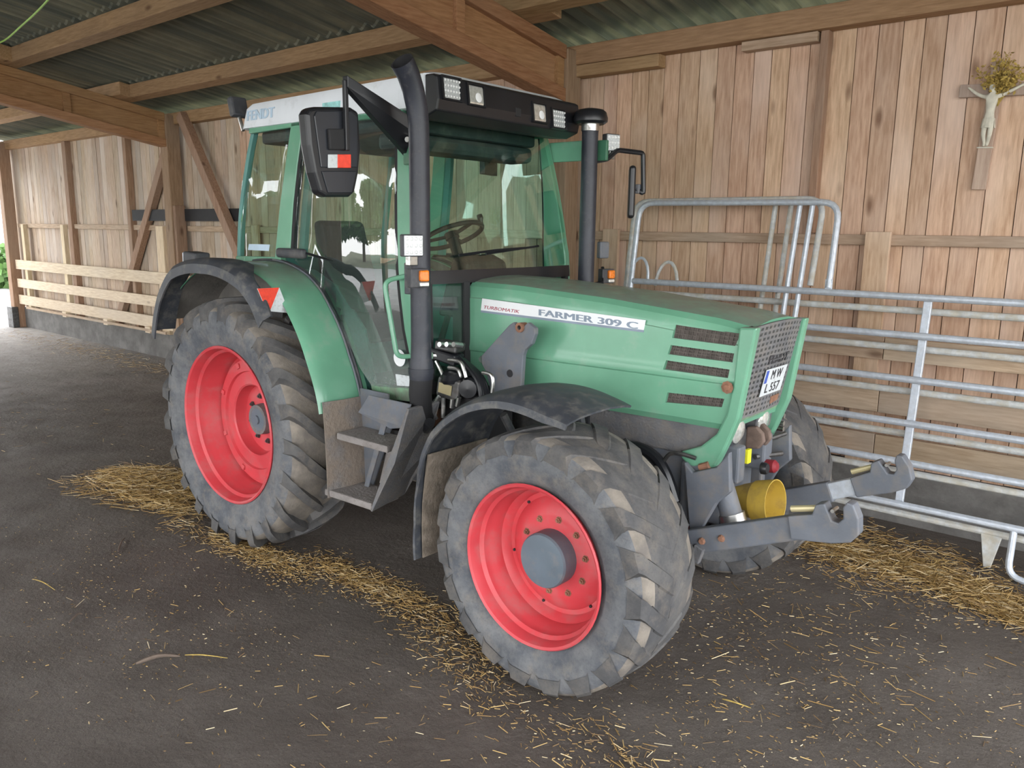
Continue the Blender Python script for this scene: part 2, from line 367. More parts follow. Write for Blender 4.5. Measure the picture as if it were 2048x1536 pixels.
def text(name, body, m, origin, xdir, ydir, height, parent, width=None, shear=0, depth=.0015, bold=0.):
    """raised lettering as a mesh; origin = lower left of the line, xdir/ydir = reading and up directions"""
    c = bpy.data.curves.new(name, 'FONT'); c.body = body; c.extrude = depth; c.shear = shear; c.resolution_u = 3
    t = bpy.data.objects.new(name, c); COL.objects.link(t)
    me = bpy.data.meshes.new_from_object(t); bpy.data.objects.remove(t, do_unlink=True)
    xs = [v.co.x for v in me.vertices]; ys = [v.co.y for v in me.vertices]
    x0, x1, y0, y1 = min(xs), max(xs), min(ys), max(ys)
    sy = height/(y1-y0); sx = (width/(x1-x0)) if width else sy
    X = Vector(xdir).normalized(); Y = Vector(ydir).normalized(); Z = X.cross(Y); O = Vector(origin)
    for v in me.vertices: v.co = O+X*(v.co.x-x0)*sx+Y*(v.co.y-y0)*sy+Z*v.co.z
    if bold:
        bm = bmesh.new(); bm.from_mesh(me)
        for k in (1, 2):
            g = bmesh.ops.duplicate(bm, geom=[f for f in bm.faces] if k == 1 else orig)
            if k == 1: orig = [f for f in bm.faces if f not in set(g['geom'])]
            bmesh.ops.translate(bm, verts=[v for v in g['geom'] if isinstance(v, bmesh.types.BMVert)], vec=X*bold*k/2+Z*.00005*k)
        bm.to_mesh(me); bm.free()
    me.materials.clear(); me.materials.append(MATS[m])
    o = bpy.data.objects.new(name, me); COL.objects.link(o); o['kind'] = 'stuff'
    if parent: o.parent = parent
    return o
def arc(c, r, a0, a1, n, y=0):
    return [(c[0]+r*math.cos(a0+(a1-a0)*i/n), y, c[1]+r*math.sin(a0+(a1-a0)*i/n)) for i in range(n+1)]
def spline(pts, n=6):
    """Catmull-Rom through the points"""
    p = [Vector(q) for q in pts]; out = []
    for i in range(len(p)-1):
        a, b, c, d = p[max(i-1,0)], p[i], p[i+1], p[min(i+2,len(p)-1)]
        for k in range(n):
            t = k/n
            out.append(.5*((2*b)+(c-a)*t+(2*a-5*b+4*c-d)*t*t+(3*b-a-3*c+d)*t**3))
    return out+[p[-1]]
def interp(tbl, x):
    if x <= tbl[0][0]: return tbl[0][1]
    for (a, b), (c, d) in zip(tbl, tbl[1:]):
        if x <= c: return b+(d-b)*(x-a)/(c-a)
    return tbl[-1][1]
# ================================================================== THE BARN
WY = 2.5                     # inner face of the back wall planking
SL = .17                     # roof slope, falling towards the back wall
RY = -4.0                    # ridge line; the front slope falls to the open side
def rz(y, base): return base+SL*(2.5-max(y, RY))-.10*max(0, RY-y)
# ground
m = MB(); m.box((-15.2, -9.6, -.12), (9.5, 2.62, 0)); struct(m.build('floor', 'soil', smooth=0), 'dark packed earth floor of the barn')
m = MB(); m.box((-60, -60, -.3), (60, 40, -.13)); m2 = struct(m.build('yard_ground', 'grass', smooth=0), 'grass outside the barn')
m = MB(); m.box((-26, -26, -.16), (16, -9.6, -.02)); m.box((-26, -9.6, -.16), (-15.2, 14, -.02)); struct(m.build('yard_paving', 'yard', smooth=0), 'pale gravel yard in front of the open barn')
# back wall: backing, planks, concrete plinth
m = MB(); m.box((-13.75, WY+.028, .3), (7.6, WY+.06, 3.7)); wall = struct(m.build('wall_back', 'black_matt', smooth=0), 'barn back wall clad with upright pine planks')
m = MB(); m.box((-.5, -.5, -.5), (.5, .5, .5)); unit = m.build('plank', 'plank', wall, smooth=0, bev=0)
um = unit.data; bpy.data.objects.remove(unit, do_unlink=True)
um2 = um.copy(); um2.materials.clear(); um2.materials.append(MATS['plank_old'])
x = -13.72
while x < 7.5:
    w = random.uniform(.135, .185)
    o = bpy.data.objects.new('plank', um if x > -5.5 else um2); COL.objects.link(o); o.parent = wall
    t = random.uniform(.022, .028)
    o.scale = (w-.006, t, 3.27+random.uniform(-.01, .01)); o.location = (x+w/2, WY+.028-t/2+random.uniform(-.003, .001), .40+1.635)
    x += w
m = MB(); m.box((-13.6, 2.42, -.02), (7.6, 2.60, .40)); struct(m.build('baseboard_back', 'concrete', smooth=0, bev=.012), 'low concrete plinth under the plank wall')
# horizontal rail and eave purlin
def beam(name, lo, hi, mt, bev=.006):
    m = MB(); m.box(lo, hi); return struct(m.build(name, mt, smooth=0, bev=bev))
beam('wall_rail', (-13.5, 2.44, 1.995), (-7.12, 2.495, 2.075), 'board_x'); beam('wall_rail', (-6.88, 2.44, 1.99), (-.02, 2.495, 2.07), 'board_x'); beam('wall_rail', (.24, 2.44, 1.995), (7.5, 2.495, 2.07), 'board_x')
beam('eave_purlin', (-14.3, 2.36, 3.50), (-6.9, 2.50, 3.66), 'beam_x'); beam('eave_purlin', (-6.9, 2.36, 3.50), (.1, 2.50, 3.66), 'beam_x'); beam('eave_purlin', (.1, 2.36, 3.50), (7.6, 2.50, 3.66), 'beam_x')
beam('purlin_block', (.22, 2.37, 3.40), (1.05, 2.49, 3.498), 'beam_x'); beam('purlin_block', (1.75, 2.40, 3.43), (2.33, 2.495, 3.498), 'board_x')
# main posts
for px0 in (-13.62, -6.97, .13, 7.2):
    beam('wall_post', (px0-.10, 2.24, 0), (px0+.10, 2.44, 3.62), 'beam_z', .01)
beam('wall_post', (-6.87, 2.26, 0), (-6.80, 2.42, 2.36), 'beam_z', .008)
m = MB(); m.box((-13.78, 2.18, 0), (-13.50, 2.30, .42)); struct(m.build('post_shoe', 'steel_dark', smooth=0, bev=.01), 'dark steel shoe at the foot of the corner post')
# studs
beam('wall_stud', (2.345, 2.42, 2.076), (2.405, 2.499, 3.50), 'beam_z'); beam('wall_stud', (-10.95, 2.40, .41), (-10.80, 2.499, 3.50), 'beam_z')
beam('wall_stud', (-8.62, 2.40, .41), (-8.52, 2.499, 3.50), 'beam_z'); beam('wall_stud', (4.9, 2.42, .41), (4.96, 2.499, 3.50), 'beam_z')
# broad upright boards that carry the lower boards
for bx, w in ((2.87, .17), (.62, .16), (4.75, .17), (-3.1, .17), (-5.0, .16)):
    m = MB(); m.box((bx-w/2, 2.40, .405), (bx+w/2, 2.438, 2.09)); struct(m.build('wall_board', 'plank', smooth=0, bev=.004))
for bx, w, z1 in ((-13.05, .13, 2.06), (-11.15, .13, 2.06), (-7.52, .22, 2.06)):
    m = MB(); m.box((bx-w/2, 2.36, .405), (bx+w/2, 2.437, z1)); struct(m.build('fence_post', 'post_pale', smooth=0, bev=.004))
# three long boards low along the wall
for z0, z1 in ((1.19, 1.36), (.82, .99), (.49, .66)):
    for x0, x1, mt in ((-13.5, -7.1, 'board_pale'), (-6.75, -.02, 'board_x'), (.25, 3.0, 'board_x'), (3.005, 7.1, 'board_x')):
        m = MB(); m.box((x0, 2.33, z0+random.uniform(-.01, .01)), (x1, 2.362, z1+random.uniform(-.01, .01))); struct(m.build('low_board', mt, smooth=0, bev=.004))
for bx in (-11.1, -9.4, -7.9):
    m = MB(); m.box((bx-.08, 2.25, .402), (bx+.08, 2.40, .50)); struct(m.build('spacer_block', 'board_pale', smooth=0, bev=.004))
m = MB(); m.box((-12.9, 2.24, .43), (-7.3, 2.26, .47)); struct(m.build('thin_lath', 'board_x', smooth=0))
# slanting braces and black strip drawn for the dark gap by the second post
def slant(name, p, q, w, h, mt): m = MB(); m.bar(p, q, w, h, up=(0, 1, 0)); return struct(m.build(name, mt, smooth=0, bev=.006))
slant('wall_brace', (-6.55, 2.32, 3.60), (-5.05, 2.32, 1.45), .14, .12, 'beam_z')
slant('wall_brace', (-7.24, 2.425, 3.16), (-9.28, 2.425, .44), .14, .10, 'beam_z')
m = MB(); m.box((-8.45, 2.40, 2.14), (-7.07, 2.43, 2.31)); m.box((-6.79, 2.40, 2.14), (-5.3, 2.43, 2.31))
tag(m.build('dark_gap_strip', 'black_matt', smooth=0), 'black strip drawn for a dark gap in the plank wall beside the post', 'dark gap')
# box beams that carry the roof
def box_beam(x0):
    w = .15; yA, yB = 2.24, RY
    zb = lambda y: rz(y, 3.135); zt = lambda y: rz(y, 3.60)
    def sl(y0, y1, za, zb_, xw): 
        m = MB(); m.hexa([(x0-xw, y0, za(y0)), (x0+xw, y0, za(y0)), (x0+xw, y0, zb_(y0)), (x0-xw, y0, zb_(y0))],
                         [(x0-xw, y1, za(y1)), (x0+xw, y1, za(y1)), (x0+xw, y1, zb_(y1)), (x0-xw, y1, zb_(y1))]); return m
    r = sl(yA, yB, zb, lambda y: zb(y)+.11, w/2+.012).build('roof_beam', 'beam_y', smooth=0, bev=.005); struct(r, 'brown timber box beam rising from the back wall post')
    sl(yA, yB, lambda y: zt(y)-.11, zt, w/2+.012).build('top_chord', 'beam_y', r, smooth=0, bev=.005)
    ys = [yA-1.25*i for i in range(6)]
    for a, b in zip(ys, ys[1:]):
        sl(a-.004, max(b+.004, yB), lambda y: zb(y)+.11, lambda y: zt(y)-.11, w/2-.05).build('web_panel', 'beam_y', r, smooth=0)
    for a in ys:
        sl(a, max(a-.09, yB), lambda y: zb(y)+.11, lambda y: zt(y)-.11, w/2-.012).build('stiffener', 'beam_y', r, smooth=0, bev=.003)
for bx in (-13.62, -6.97, .13, 7.2):
    box_beam(bx)
    q = lambda y: [(bx-.075, y, rz(y, 3.135)), (bx+.075, y, rz(y, 3.135)), (bx+.075, y, rz(y, 3.60)), (bx-.075, y, rz(y, 3.60))]
    m = MB(); m.hexa(q(RY), q(-9.3)); struct(m.build('roof_beam', 'beam_y', smooth=0, bev=.005), 'timber beam falling from the ridge to the open front')
for bx in (-13.62, -6.97, .13, 7.2): beam('front_post', (bx-.1, -9.25, 0), (bx+.1, -9.05, rz(-9.15, 3.13)), 'beam_z', .01)
# purlins
for py in (1.575, .18, -1.25, -2.65, -4.05, -5.45, -6.85, -8.25, -9.2):
    for x0, x1 in ((-14.4, -6.6), (-7.3, .5), (-.2, 7.8)):
        dy = .13 if x0 == -7.3 else 0
        m = MB(); y0, y1 = py-.075+dy, py+.075+dy
        m.hexa([(x0, y0, rz(y0, 3.605)), (x0, y1, rz(y1, 3.605)), (x0, y1, rz(y1, 3.77)), (x0, y0, rz(y0, 3.77))],
               [(x1, y0, rz(y0, 3.605)), (x1, y1, rz(y1, 3.605)), (x1, y1, rz(y1, 3.77)), (x1, y0, rz(y0, 3.77))])
        struct(m.build('purlin', 'beam_x', smooth=0, bev=.006), 'roof purlin under the corrugated sheets')
# closed corner bay at the open side
m = MB(); x = -14.55
while x < -10.4: m.box((x, -9.55, 0), (x+.155, -9.52, 3.55)); x += .16
struct(m.build('wall_front', 'plank_old', smooth=0), 'planked corner bay at the front of the barn')
m = MB(); y = -9.5
while y < -4.2: m.box((-14.58, y, 0), (-14.55, y+.155, rz(y, 3.7))); y += .16
struct(m.build('wall_left', 'plank_old', smooth=0), 'planked part of the barn end')
# corrugated roof
per = .177; n = int(22.6/per)*6
rows = []
for (y, dz) in ((2.95, 0), (1.62, .0), (1.60, .012), (.22, .0), (.20, .012), (-1.2, 0), (-1.22, .012), (-2.6, 0), (-2.62, .012), (-4.0, 0), (-4.02, .012), (-5.4, 0), (-5.42, .012), (-6.8, 0), (-6.82, .012), (-8.2, 0), (-8.22, .012), (-9.6, 0)):
    rows.append([(-14.6+i*per/6, y, rz(y, 3.80)+dz+.028*math.cos(2*pi*i/6)) for i in range(n+1)])
m = MB(); m.sheet(rows, .006); struct(m.build('ceiling', 'roof_sheet', smooth=15), 'corrugated fibre cement roof seen from below')
# ================================================================== GALVANISED GATES
def round_path(pts, r, n=5):
    p = [Vector(q) for q in pts]; out = [p[0]]
    for a, b, c in zip(p, p[1:], p[2:]):
        u = (a-b).normalized(); v = (c-b).normalized(); k = min(r, (a-b).length*.45, (c-b).length*.45)
        s, e = b+u*k, b+v*k
        for i in range(n+1):
            t = i/n; out.append(s*(1-t)**2+b*2*t*(1-t)+e*t*t)
    return out+[p[-1]]
def gate(name, y0, dx, dz, mt, label, hoop, ups, rails, x0, x1, uprights):
    g = empty(name, (x0, y0, 0)); tag(g, label, 'gate', 'galvanised gates leaning on the wall')
    g.matrix_world = Matrix.Translation((x0, y0, 0))
    Y = lambda z: .145*z
    Q = lambda x, z, oy=0: Vector((x+dx-x0, Y(z)+oy, z+dz))
    for z, xa in rails: MB().tube([Q(xa, z), Q(x1, z)], .0235, 12).build('rail', mt, g)
    MB().tube(round_path([Q(*p) for p in hoop], .13), .0225, 12).build('hoop', mt, g)
    for xa, xb, za, zb in ups: MB().tube([Q(xa, za, .03), Q(xb, zb, .03)], .019, 10).build('hoop_bar', mt, g)
    for xa in uprights:
        q = lambda z: [Q(xa-.026, z, .024), Q(xa+.026, z, .024), Q(xa+.026, z, .052), Q(xa-.026, z, .052)]
        MB().hexa(q(.30), q(1.68)).build('upright', mt, g, smooth=0, bev=.005)
    return g, Q
ZS = (1.67, 1.42, 1.135, .85, .595, .315)
g1, Q = gate('field_gate', 1.83, 0, 0, 'galv', 'clean galvanised tube gate leaning in front of the muddy one', [(1.06, .4), (1.06, 2.30), (2.67, 2.29), (2.67, 1.70)],
     [(2.38, 2.33, 2.29, .35), (2.47, 2.42, 2.27, .35)], [(z, 1.08) for z in ZS], 1.05, 5.4, (3.31, 4.9))
for lx in (1.13,): MB().tube([Q(lx+.085*math.cos(a), 1.69+.17*math.sin(a)) for a in [pi*i/10 for i in range(11)]], .012, 8).build('hinge_loop', 'galv', g1)
MB().tube(round_path([Q(3.98, .30), Q(3.98, .02), Q(4.30, .012, -.05)], .09), .02, 10).build('foot', 'galv', g1)
MB().obox(Q(2.67, 1.71), (.05, .02, .10)).build('flattened_end', 'galv', g1, bev=.004)
g2, Q = gate('field_gate', 1.955, -.05, -.10, 'galv_mud', 'mud-streaked galvanised tube gate sandwiched between the wall and the clean gate', [(.98, .45), (.98, 2.42), (2.56, 2.42), (2.54, 1.80)],
     [(2.19, 2.15, 2.40, .4), (2.31, 2.27, 2.40, .4)], [(z, 1.0) for z in ZS], .95, 5.5, (4.7,))
for lx in (1.36,): MB().tube([Q(lx+.10*math.cos(a), 1.73+.20*math.sin(a)) for a in [pi*i/10 for i in range(11)]], .014, 8).build('hinge_loop', 'galv_mud', g2)
MB().hexa([Q(3.84, .31, -.02), Q(3.96, .31, -.02), Q(3.96, .31, .02), Q(3.84, .31, .02)], [Q(3.885, .07, -.015), Q(3.915, .07, -.015), Q(3.915, .07, .015), Q(3.885, .07, .015)]).build('foot', 'galv_mud', g2, bev=.004)
# ================================================================== CRUCIFIX AND DRIED POSY
c = empty('crucifix', (3.455, 2.49, 2.37)); tag(c, 'wooden wall crucifix with a pale cast figure, hung on the planks', 'crucifix')
c.rotation_euler = (0, math.radians(2.5), 0)
MB().box((-.042, -.032, 0), (.042, -.004, .80)).build('upright_bar', 'cross_wood', c, smooth=0, bev=.003)
MB().box((-.205, -.034, .585), (.205, -.005, .665)).build('cross_bar', 'cross_wood', c, smooth=0, bev=.003)
MB().box((-.046, -.045, .262), (.046, -.02, .270)).build('foot_rest', 'plaster_bone', c, smooth=0)
def skin(name, verts, edges, mt, parent, root=0, sub=2, loc=None):
    me = bpy.data.meshes.new(name); me.from_pydata([v[:3] for v in verts], edges, []); me.materials.append(MATS[mt])
    o = bpy.data.objects.new(name, me); COL.objects.link(o)
    o.modifiers.new('skin', 'SKIN'); 
    if not me.skin_vertices:
        bm = bmesh.new(); bm.from_mesh(me); bm.verts.layers.skin.verify(); bm.to_mesh(me); bm.free()
    for i, v in enumerate(verts):
        s = me.skin_vertices[0].data[i]; s.radius = (v[3], v[4] if len(v) > 4 else v[3]); s.use_root = (i == root)
    o.modifiers['skin'].use_smooth_shade = True
    sm = o.modifiers.new('sub', 'SUBSURF'); sm.levels = sub; sm.render_levels = sub
    dg = bpy.context.evaluated_depsgraph_get(); me2 = bpy.data.meshes.new_from_object(o.evaluated_get(dg))
    bpy.data.objects.remove(o, do_unlink=True)
    me2.materials.clear(); me2.materials.append(MATS[mt])
    me2.polygons.foreach_set('use_smooth', [True]*len(me2.polygons))
    o = bpy.data.objects.new(name, me2); COL.objects.link(o); o.parent = parent
    return o
V = [(0, -.058, .435, .032, .022), (0, -.06, .48, .026, .02), (0, -.062, .54, .035, .024), (0, -.06, .578, .036, .022), (0.0, -.062, .605, .013), (-.008, -.072, .63, .020, .024), (-.010, -.075, .655, .018, .021),
     (.05, -.055, .585, .013), (.105, -.05, .615, .011), (.155, -.042, .645, .009), (.178, -.040, .655, .010, .006), (-.05, -.055, .58, .013), (-.095, -.05, .60, .011), (-.135, -.042, .632, .009), (-.155, -.040, .645, .010, .006),
     (.018, -.06, .415, .019), (.020, -.072, .345, .015), (.012, -.055, .29, .011), (.010, -.066, .272, .010), (-.018, -.06, .415, .019), (-.016, -.076, .345, .015), (-.006, -.055, .29, .011), (-.006, -.066, .272, .010)]
E = [(0,1),(1,2),(2,3),(3,4),(4,5),(5,6),(3,7),(7,8),(8,9),(9,10),(3,11),(11,12),(12,13),(13,14),(0,15),(15,16),(16,17),(17,18),(0,19),(19,20),(20,21),(21,22)]
skin('figure', V, E, 'plaster_bone', c)
m = MB()
for i in range(14):
    a0 = 2*pi*i/14; m.add([(.036*math.cos(a0), -.06+.026*math.sin(a0), .445), (.036*math.cos(a0+.45), -.06+.026*math.sin(a0+.45), .445), (.04*math.cos(a0+.45)*(1+.12*(i%2)), -.062+.03*math.sin(a0+.45), .385), (.04*math.cos(a0)*(1+.12*(i%2)), -.062+.03*math.sin(a0), .385)], [(0,1,2,3)])
m.build('loincloth', 'plaster_bone', c)
# dried posy stuck behind the cross bar
po = empty('dried_posy', (3.51, 2.46, 2.95)); tag(po, 'bunch of dried yellow-brown twigs tucked behind the crucifix', 'dried plant')
m = MB(); l = MB()
for i in range(26):
    a = random.uniform(-1.0, 1.0); h = random.uniform(.10, .25); tip = Vector((math.sin(a)*h*.75, random.uniform(-.09, 0), math.cos(a)*h+.02*random.random()))
    m.tube([(0, -.01, -.06), tip*.5+Vector((random.uniform(-.02, .02), -.01, 0)), tip], [.003, .002, .001], 4)
    for k in range(24):
        p = tip*random.uniform(.3, 1.05)+Vector((random.gauss(0, .02), random.gauss(0, .015)-.01, random.gauss(0, .02)))
        e = Euler((random.uniform(0, 6), random.uniform(0, 6), random.uniform(0, 6))).to_matrix(); s = random.uniform(.008, .02)
        l.add([p+e@Vector(q)*s for q in ((-.5, 0, 0), (0, .15, .9), (.5, 0, 0), (0, -.15, -.9))], [(0, 1, 2, 3)])
m.build('twigs', 'dry_leaf', po); lf = l.build('dry_leaves', 'dry_leaf', po, smooth=0, fix=False); lf['kind'] = 'stuff'
# green cord hanging under the roof
A, B = P(0, 85, 'y', -.1), P(96, 0, 'y', -.6)
d = (B-A)
tag(MB().tube(spline([A-d*.8+Vector((0, 0, .22)), A, A+d*.5+Vector((0, 0, -.02)), B, B+d*.6+Vector((0, 0, .1))], 6), .009, 6).build('cord', 'cord_green'), 'bright green cord slung under the corrugated roof', 'cord')
# ================================================================== THE TRACTOR
TR = empty('tractor'); tag(TR, 'green and white farm tractor with red wheel rims parked in the barn', 'tractor')
RR, RF, WB = .815, .6085, 2.55
# ---- wheels (local frame: axle along y, outer side towards -y)
def tyre(name, R, w, rim, nl, lh, sweep, bw, loc, mirror, worn=False):
    m = MB(); rc = R-lh; hw = w/2; s = -1 if not mirror else 1
    prof = [(rim-.012, .40*w), (rim+.012, .425*w), (rim+.05*R, .468*w), ((rim+R)/2-.01, .5*w), (rc-.085*R, .487*w), (rc-.045*R, .462*w), (rc-.018*R, .42*w), (rc-.004, .33*w), (rc, .18*w), (rc+.002, 0)]
    prof = prof+[(r, -h) for r, h in prof[-2::-1]]
    n = 96; vs = []; 
    for (r, h) in prof:
        for j in range(n):
            a = 2*pi*j/n; k = (1+.0035*math.sin(a*3+h*5)) if worn else 1
            vs.append((r*math.cos(a)*k, h, r*math.sin(a)*k))
    K = len(prof)
    for i in range(K-1):
        m.mi = 2 if (5 <= i <= (6 if worn else K-7) or (worn and K-8 <= i <= K-7)) else (1 if 5 < i < K-7 else 0)
        b = [(i*n+j, i*n+(j+1)%n, (i+1)*n+(j+1)%n, (i+1)*n+j) for j in range(n)]
        if i == 0: m.add(vs, b)
        else:
            for f in b: m.f.append(f); m.m.append(m.mi)
    m.mi = 1
    def rad(y):   # carcass radius at y
        return interp(sorted((abs(h), r) for r, h in prof[:10]), abs(y))
    for side in (-1, 1):
        for k in range(nl):
            a0 = 2*pi*(k+(.5 if side > 0 else 0))/nl
            secs = []
            for (t, ro, wd) in ((1.0, .125*R if not worn else .11*R, .75), (.985, .055*R, 1.0), (.93, .012*R, 1.0), (.78, 0, .95), (.55, -.002, .9), (.30, -.003, .85), (.06, -.003, .8), (-.06, .002, .62)):
                yy = side*hw*t; u = max(0, (1-t))
                ang = a0-sweep*(u**.85)
                if worn and t < .8: ro += .0055
                top = R-ro-(.02*R*(abs(t)**3) if ro < .02*R else 0)
                base = min(rad(yy), top)-.02 if t < .99 else top-.03
                hwid = bw*wd/2/R; fl = 1.7 if worn else 1.4
                yo = yy if t < .97 else yy*1.012
                secs.append([(base*math.cos(ang-hwid*fl), yo, base*math.sin(ang-hwid*fl)), (top*math.cos(ang-hwid*.85), yo*(1.0 if t<.97 else 1.01), top*math.sin(ang-hwid*.85)),
                             (top*math.cos(ang+hwid*.85), yo*(1.0 if t<.97 else 1.01), top*math.sin(ang+hwid*.85)), (base*math.cos(ang+hwid*fl), yo, base*math.sin(ang+hwid*fl))])
            vs2 = [p for q in secs for p in q]; S = len(secs)
            m.add(vs2, [(i*4+j, i*4+j+1, (i+1)*4+j+1, (i+1)*4+j) for i in range(S-1) for j in range(3)]+[(0, 1, 2, 3), tuple((S-1)*4+j for j in (3, 2, 1, 0))])
    if mirror: m.v = [(x, -y, z) for x, y, z in m.v]
    o = m.build(name, ['rubber', 'tread', 'tread_mud'], TR, smooth=38, bev=0); o.location = loc
    return o
def rimparts(t, mirror, rim_prof, hub_prof, nuts, rimseg=64):
    s = -1 if not mirror else 1
    # profiles are (radius, distance outwards from the wheel centre plane)
    MB().lathe(rim_prof, (0, 0, 0), (0, s, 0), rimseg).build('rim', 'red', t, smooth=35, label='red steel wheel rim')
    MB().lathe(hub_prof, (0, 0, 0), (0, s, 0), 40).build('hub', 'hub_grey', t, smooth=30, label='grey hub cap')
    r, d, k, sz, mt = nuts
    nm = None
    for i in range(k):
        a = 2*pi*(i+.3)/k
        if nm is None:
            q = MB().lathe([(.0, sz*1.3), (sz*.5, sz*1.3), (sz*.55, sz*.7), (sz, sz*.7), (sz, 0), (sz*1.35, 0), (sz*1.35, -sz*.25)], (0, 0, 0), (0, s, 0), 6).build('wheel_nut', mt, t, smooth=0); nm = q.data
        else:
            q = bpy.data.objects.new('wheel_nut', nm); COL.objects.link(q); q.parent = t
        q.location = (r*math.cos(a), s*d, r*math.sin(a))
for mir in (0, 1):
    sg = 1 if mir else -1
    # rear: flange plane at |y| = 1.03, centre plane .80
    t = tyre('rear_wheel', RR, .50, .505, 21, .046, .30, .085, (0, sg*.805, RR), mir)
    rimparts(t, mir, [(.49, .195), (.512, .207), (.516, .222), (.508, .230), (.497, .222), (.488, .19), (.485, .165), (.468, .15), (.466, .105), (.457, .085), (.456, .05), (.443, .03), (.44, -.01), (.425, -.022), (.41, -.02), (.405, .02), (.33, .03), (.325, .012), (.245, .02), (.235, .012), (.230, -.055), (.225, -.065), (.11, -.06), (.09, -.06)],
        [(.085, -.07), (.085, -.015), (.075, -.005), (.03, -.003), (.028, .008), (.0, .009)], (.152, -.055, 8, .015, 'steel_dark'))
    # square lugs on the disc's rim
    for i in range(8):
        a = 2*pi*(i+.5)/8; MB().obox((.375*math.cos(a), sg*.03, .375*math.sin(a)), (.035, .012, .03), (0, -a, 0)).build('disc_bolt', 'red', t, smooth=0, bev=.003)
    # front: flange plane at |y| = 1.073, centre plane .865
    t = tyre('front_wheel', RF, .43, .372, 19, .010, .30, .105, (WB, sg*.865, RF), mir, worn=True)
    rimparts(t, mir, [(.36, .185), (.374, .196), (.379, .207), (.373, .214), (.362, .207), (.352, .18), (.350, .155), (.334, .14), (.332, .10), (.322, .085), (.320, .03), (.300, .008), (.292, -.012), (.270, -.012), (.262, -.002), (.20, .028), (.185, .03), (.12, .032), (.10, .032)],
        [(.128, .02), (.128, .112), (.122, .122), (.10, .125), (.0, .125)], (.178, .032, 10, .013, 'rust'), 56)
    for i in range(6):
        a = 2*pi*(i+.2)/6; MB().cyl((.275*math.cos(a), sg*-.004, .275*math.sin(a)), (.275*math.cos(a), sg*-.012, .275*math.sin(a)), .007, 8).build('rim_hole', 'black_matt', t)
# ---- chassis, axles, engine block
m = MB(); m.box((-.30, -.24, .52), (1.55, .24, .98)); m.build('gearbox', 'grey_mud', TR, smooth=0, bev=.03)
m = MB(); m.box((1.5, -.22, .60), (2.2, .22, 1.30)); m.build('engine_block', 'steel_dark', TR, smooth=0, bev=.02)
m = MB(); m.lathe([(.10, -.8), (.13, -.45), (.19, -.3), (.19, .3), (.13, .45), (.10, .8)], (0, 0, RR), (0, 1, 0), 20, cap=True); m.build('rear_axle', 'grey_mud', TR)
m = MB(); m.lathe([(.10, -.78), (.12, -.62), (.075, -.5), (.085, -.2), (.13, 0), (.085, .2), (.075, .5), (.12, .62), (.10, .78)], (WB, 0, RF), (0, 1, 0), 20, cap=True); m.build('front_axle', 'grey_mud', TR)
m = MB(); m.box((2.1, -.26, .70), (3.05, -.20, 1.02)); m.box((2.1, .20, .70), (3.05, .26, 1.02)); m.box((2.2, -.2, .78), (3.0, .2, .95)); m.build('front_frame', 'grey_paint', TR, smooth=0, bev=.01)
m = MB(); m.box((1.45, -.60, .62), (1.95, -.26, .88)); m.build('fuel_tank', 'grey_mud', TR, smooth=0, bev=.04, bseg=3)
m = MB(); m.box((.95, -.56, .88), (1.40, -.22, 1.06)); m.build('frame_carrier', 'steel_dark', TR, smooth=0, bev=.02)
m = MB(); m.lathe([(.05, 0), (.055, .02), (.055, .28), (.05, .30)], (1.60, -.62, .80), (1, .2, 0), 14, cap=True); m.build('air_tank', 'step_mud', TR)
# ---- hood
def hood_w(x): return interp([(1.47, .335), (3.15, .300)], x)
def hood_t(x): return interp([(1.47, 1.795), (1.8, 1.79), (2.4, 1.755), (3.0, 1.70), (3.15, 1.672)], x)
def hood_b(x): return interp([(1.47, 1.17), (3.15, 1.175)], x)
def hood_sec(x):
    w, t, b = hood_w(x), hood_t(x), hood_b(x)
    half = [(w-.020, b), (w-.002, b+.03), (w, b+.16), (w, b+.215), (w+.006, b+.222), (w+.007, b+.24), (w+.003, b+.26), (w, b+.30), (w-.002, t-.115), (w-.003, t-.105), (w-.009, t-.102), (w-.011, t-.092), (w-.014, t-.07), (w-.024, t-.04), (w-.05, t-.016), (w-.10, t-.003), (.10, t+.010), (0, t+.012)]
    k = ((x-1.47)/1.685)**3
    X = lambda z: x+.012*k-.19*k*max(0, t-z)
    pts = [(X(z), -y, z) for y, z in half]+[(X(z), y, z) for y, z in half[-2::-1]]
    return pts
xs = [1.47+(3.155-1.47)*i/28 for i in range(29)]
m = MB(); rows = [hood_sec(x) for x in xs]; m.grid(rows, closed=True)
nn = len(rows[0]); m.f.append(tuple(range(nn))); m.m.append(0); m.f.append(tuple((len(rows)-1)*nn+i for i in range(nn))); m.m.append(0)
hood = m.build('hood', 'green', TR, smooth=28)
VENTS = [((2.785, 1.642), (3.100, 1.625), (3.090, 1.572), (2.775, 1.580)), ((2.77, 1.545), (3.088, 1.538), (3.083, 1.497), (2.757, 1.500)), ((2.75, 1.470), (3.072, 1.463), (3.068, 1.424), (2.738, 1.425)), ((2.765, 1.315), (3.055, 1.325), (3.045, 1.284), (2.755, 1.265))]
cut = MB()
for v in VENTS:
    for sg in (-1, 1):
        cut.hexa([(a, sg*.275, b) for a, b in v], [(a, sg*.36, b) for a, b in v])
co = cut.build('cutter', 'green', None, smooth=0)
bo = hood.modifiers.new('vents', 'BOOLEAN'); bo.operation = 'DIFFERENCE'; bo.object = co; bo.solver = 'EXACT'
dg = bpy.context.evaluated_depsgraph_get(); me = bpy.data.meshes.new_from_object(hood.evaluated_get(dg))
hood.modifiers.clear(); hood.data = me; bpy.data.objects.remove(co, do_unlink=True); me.set_sharp_from_angle(angle=math.radians(28))
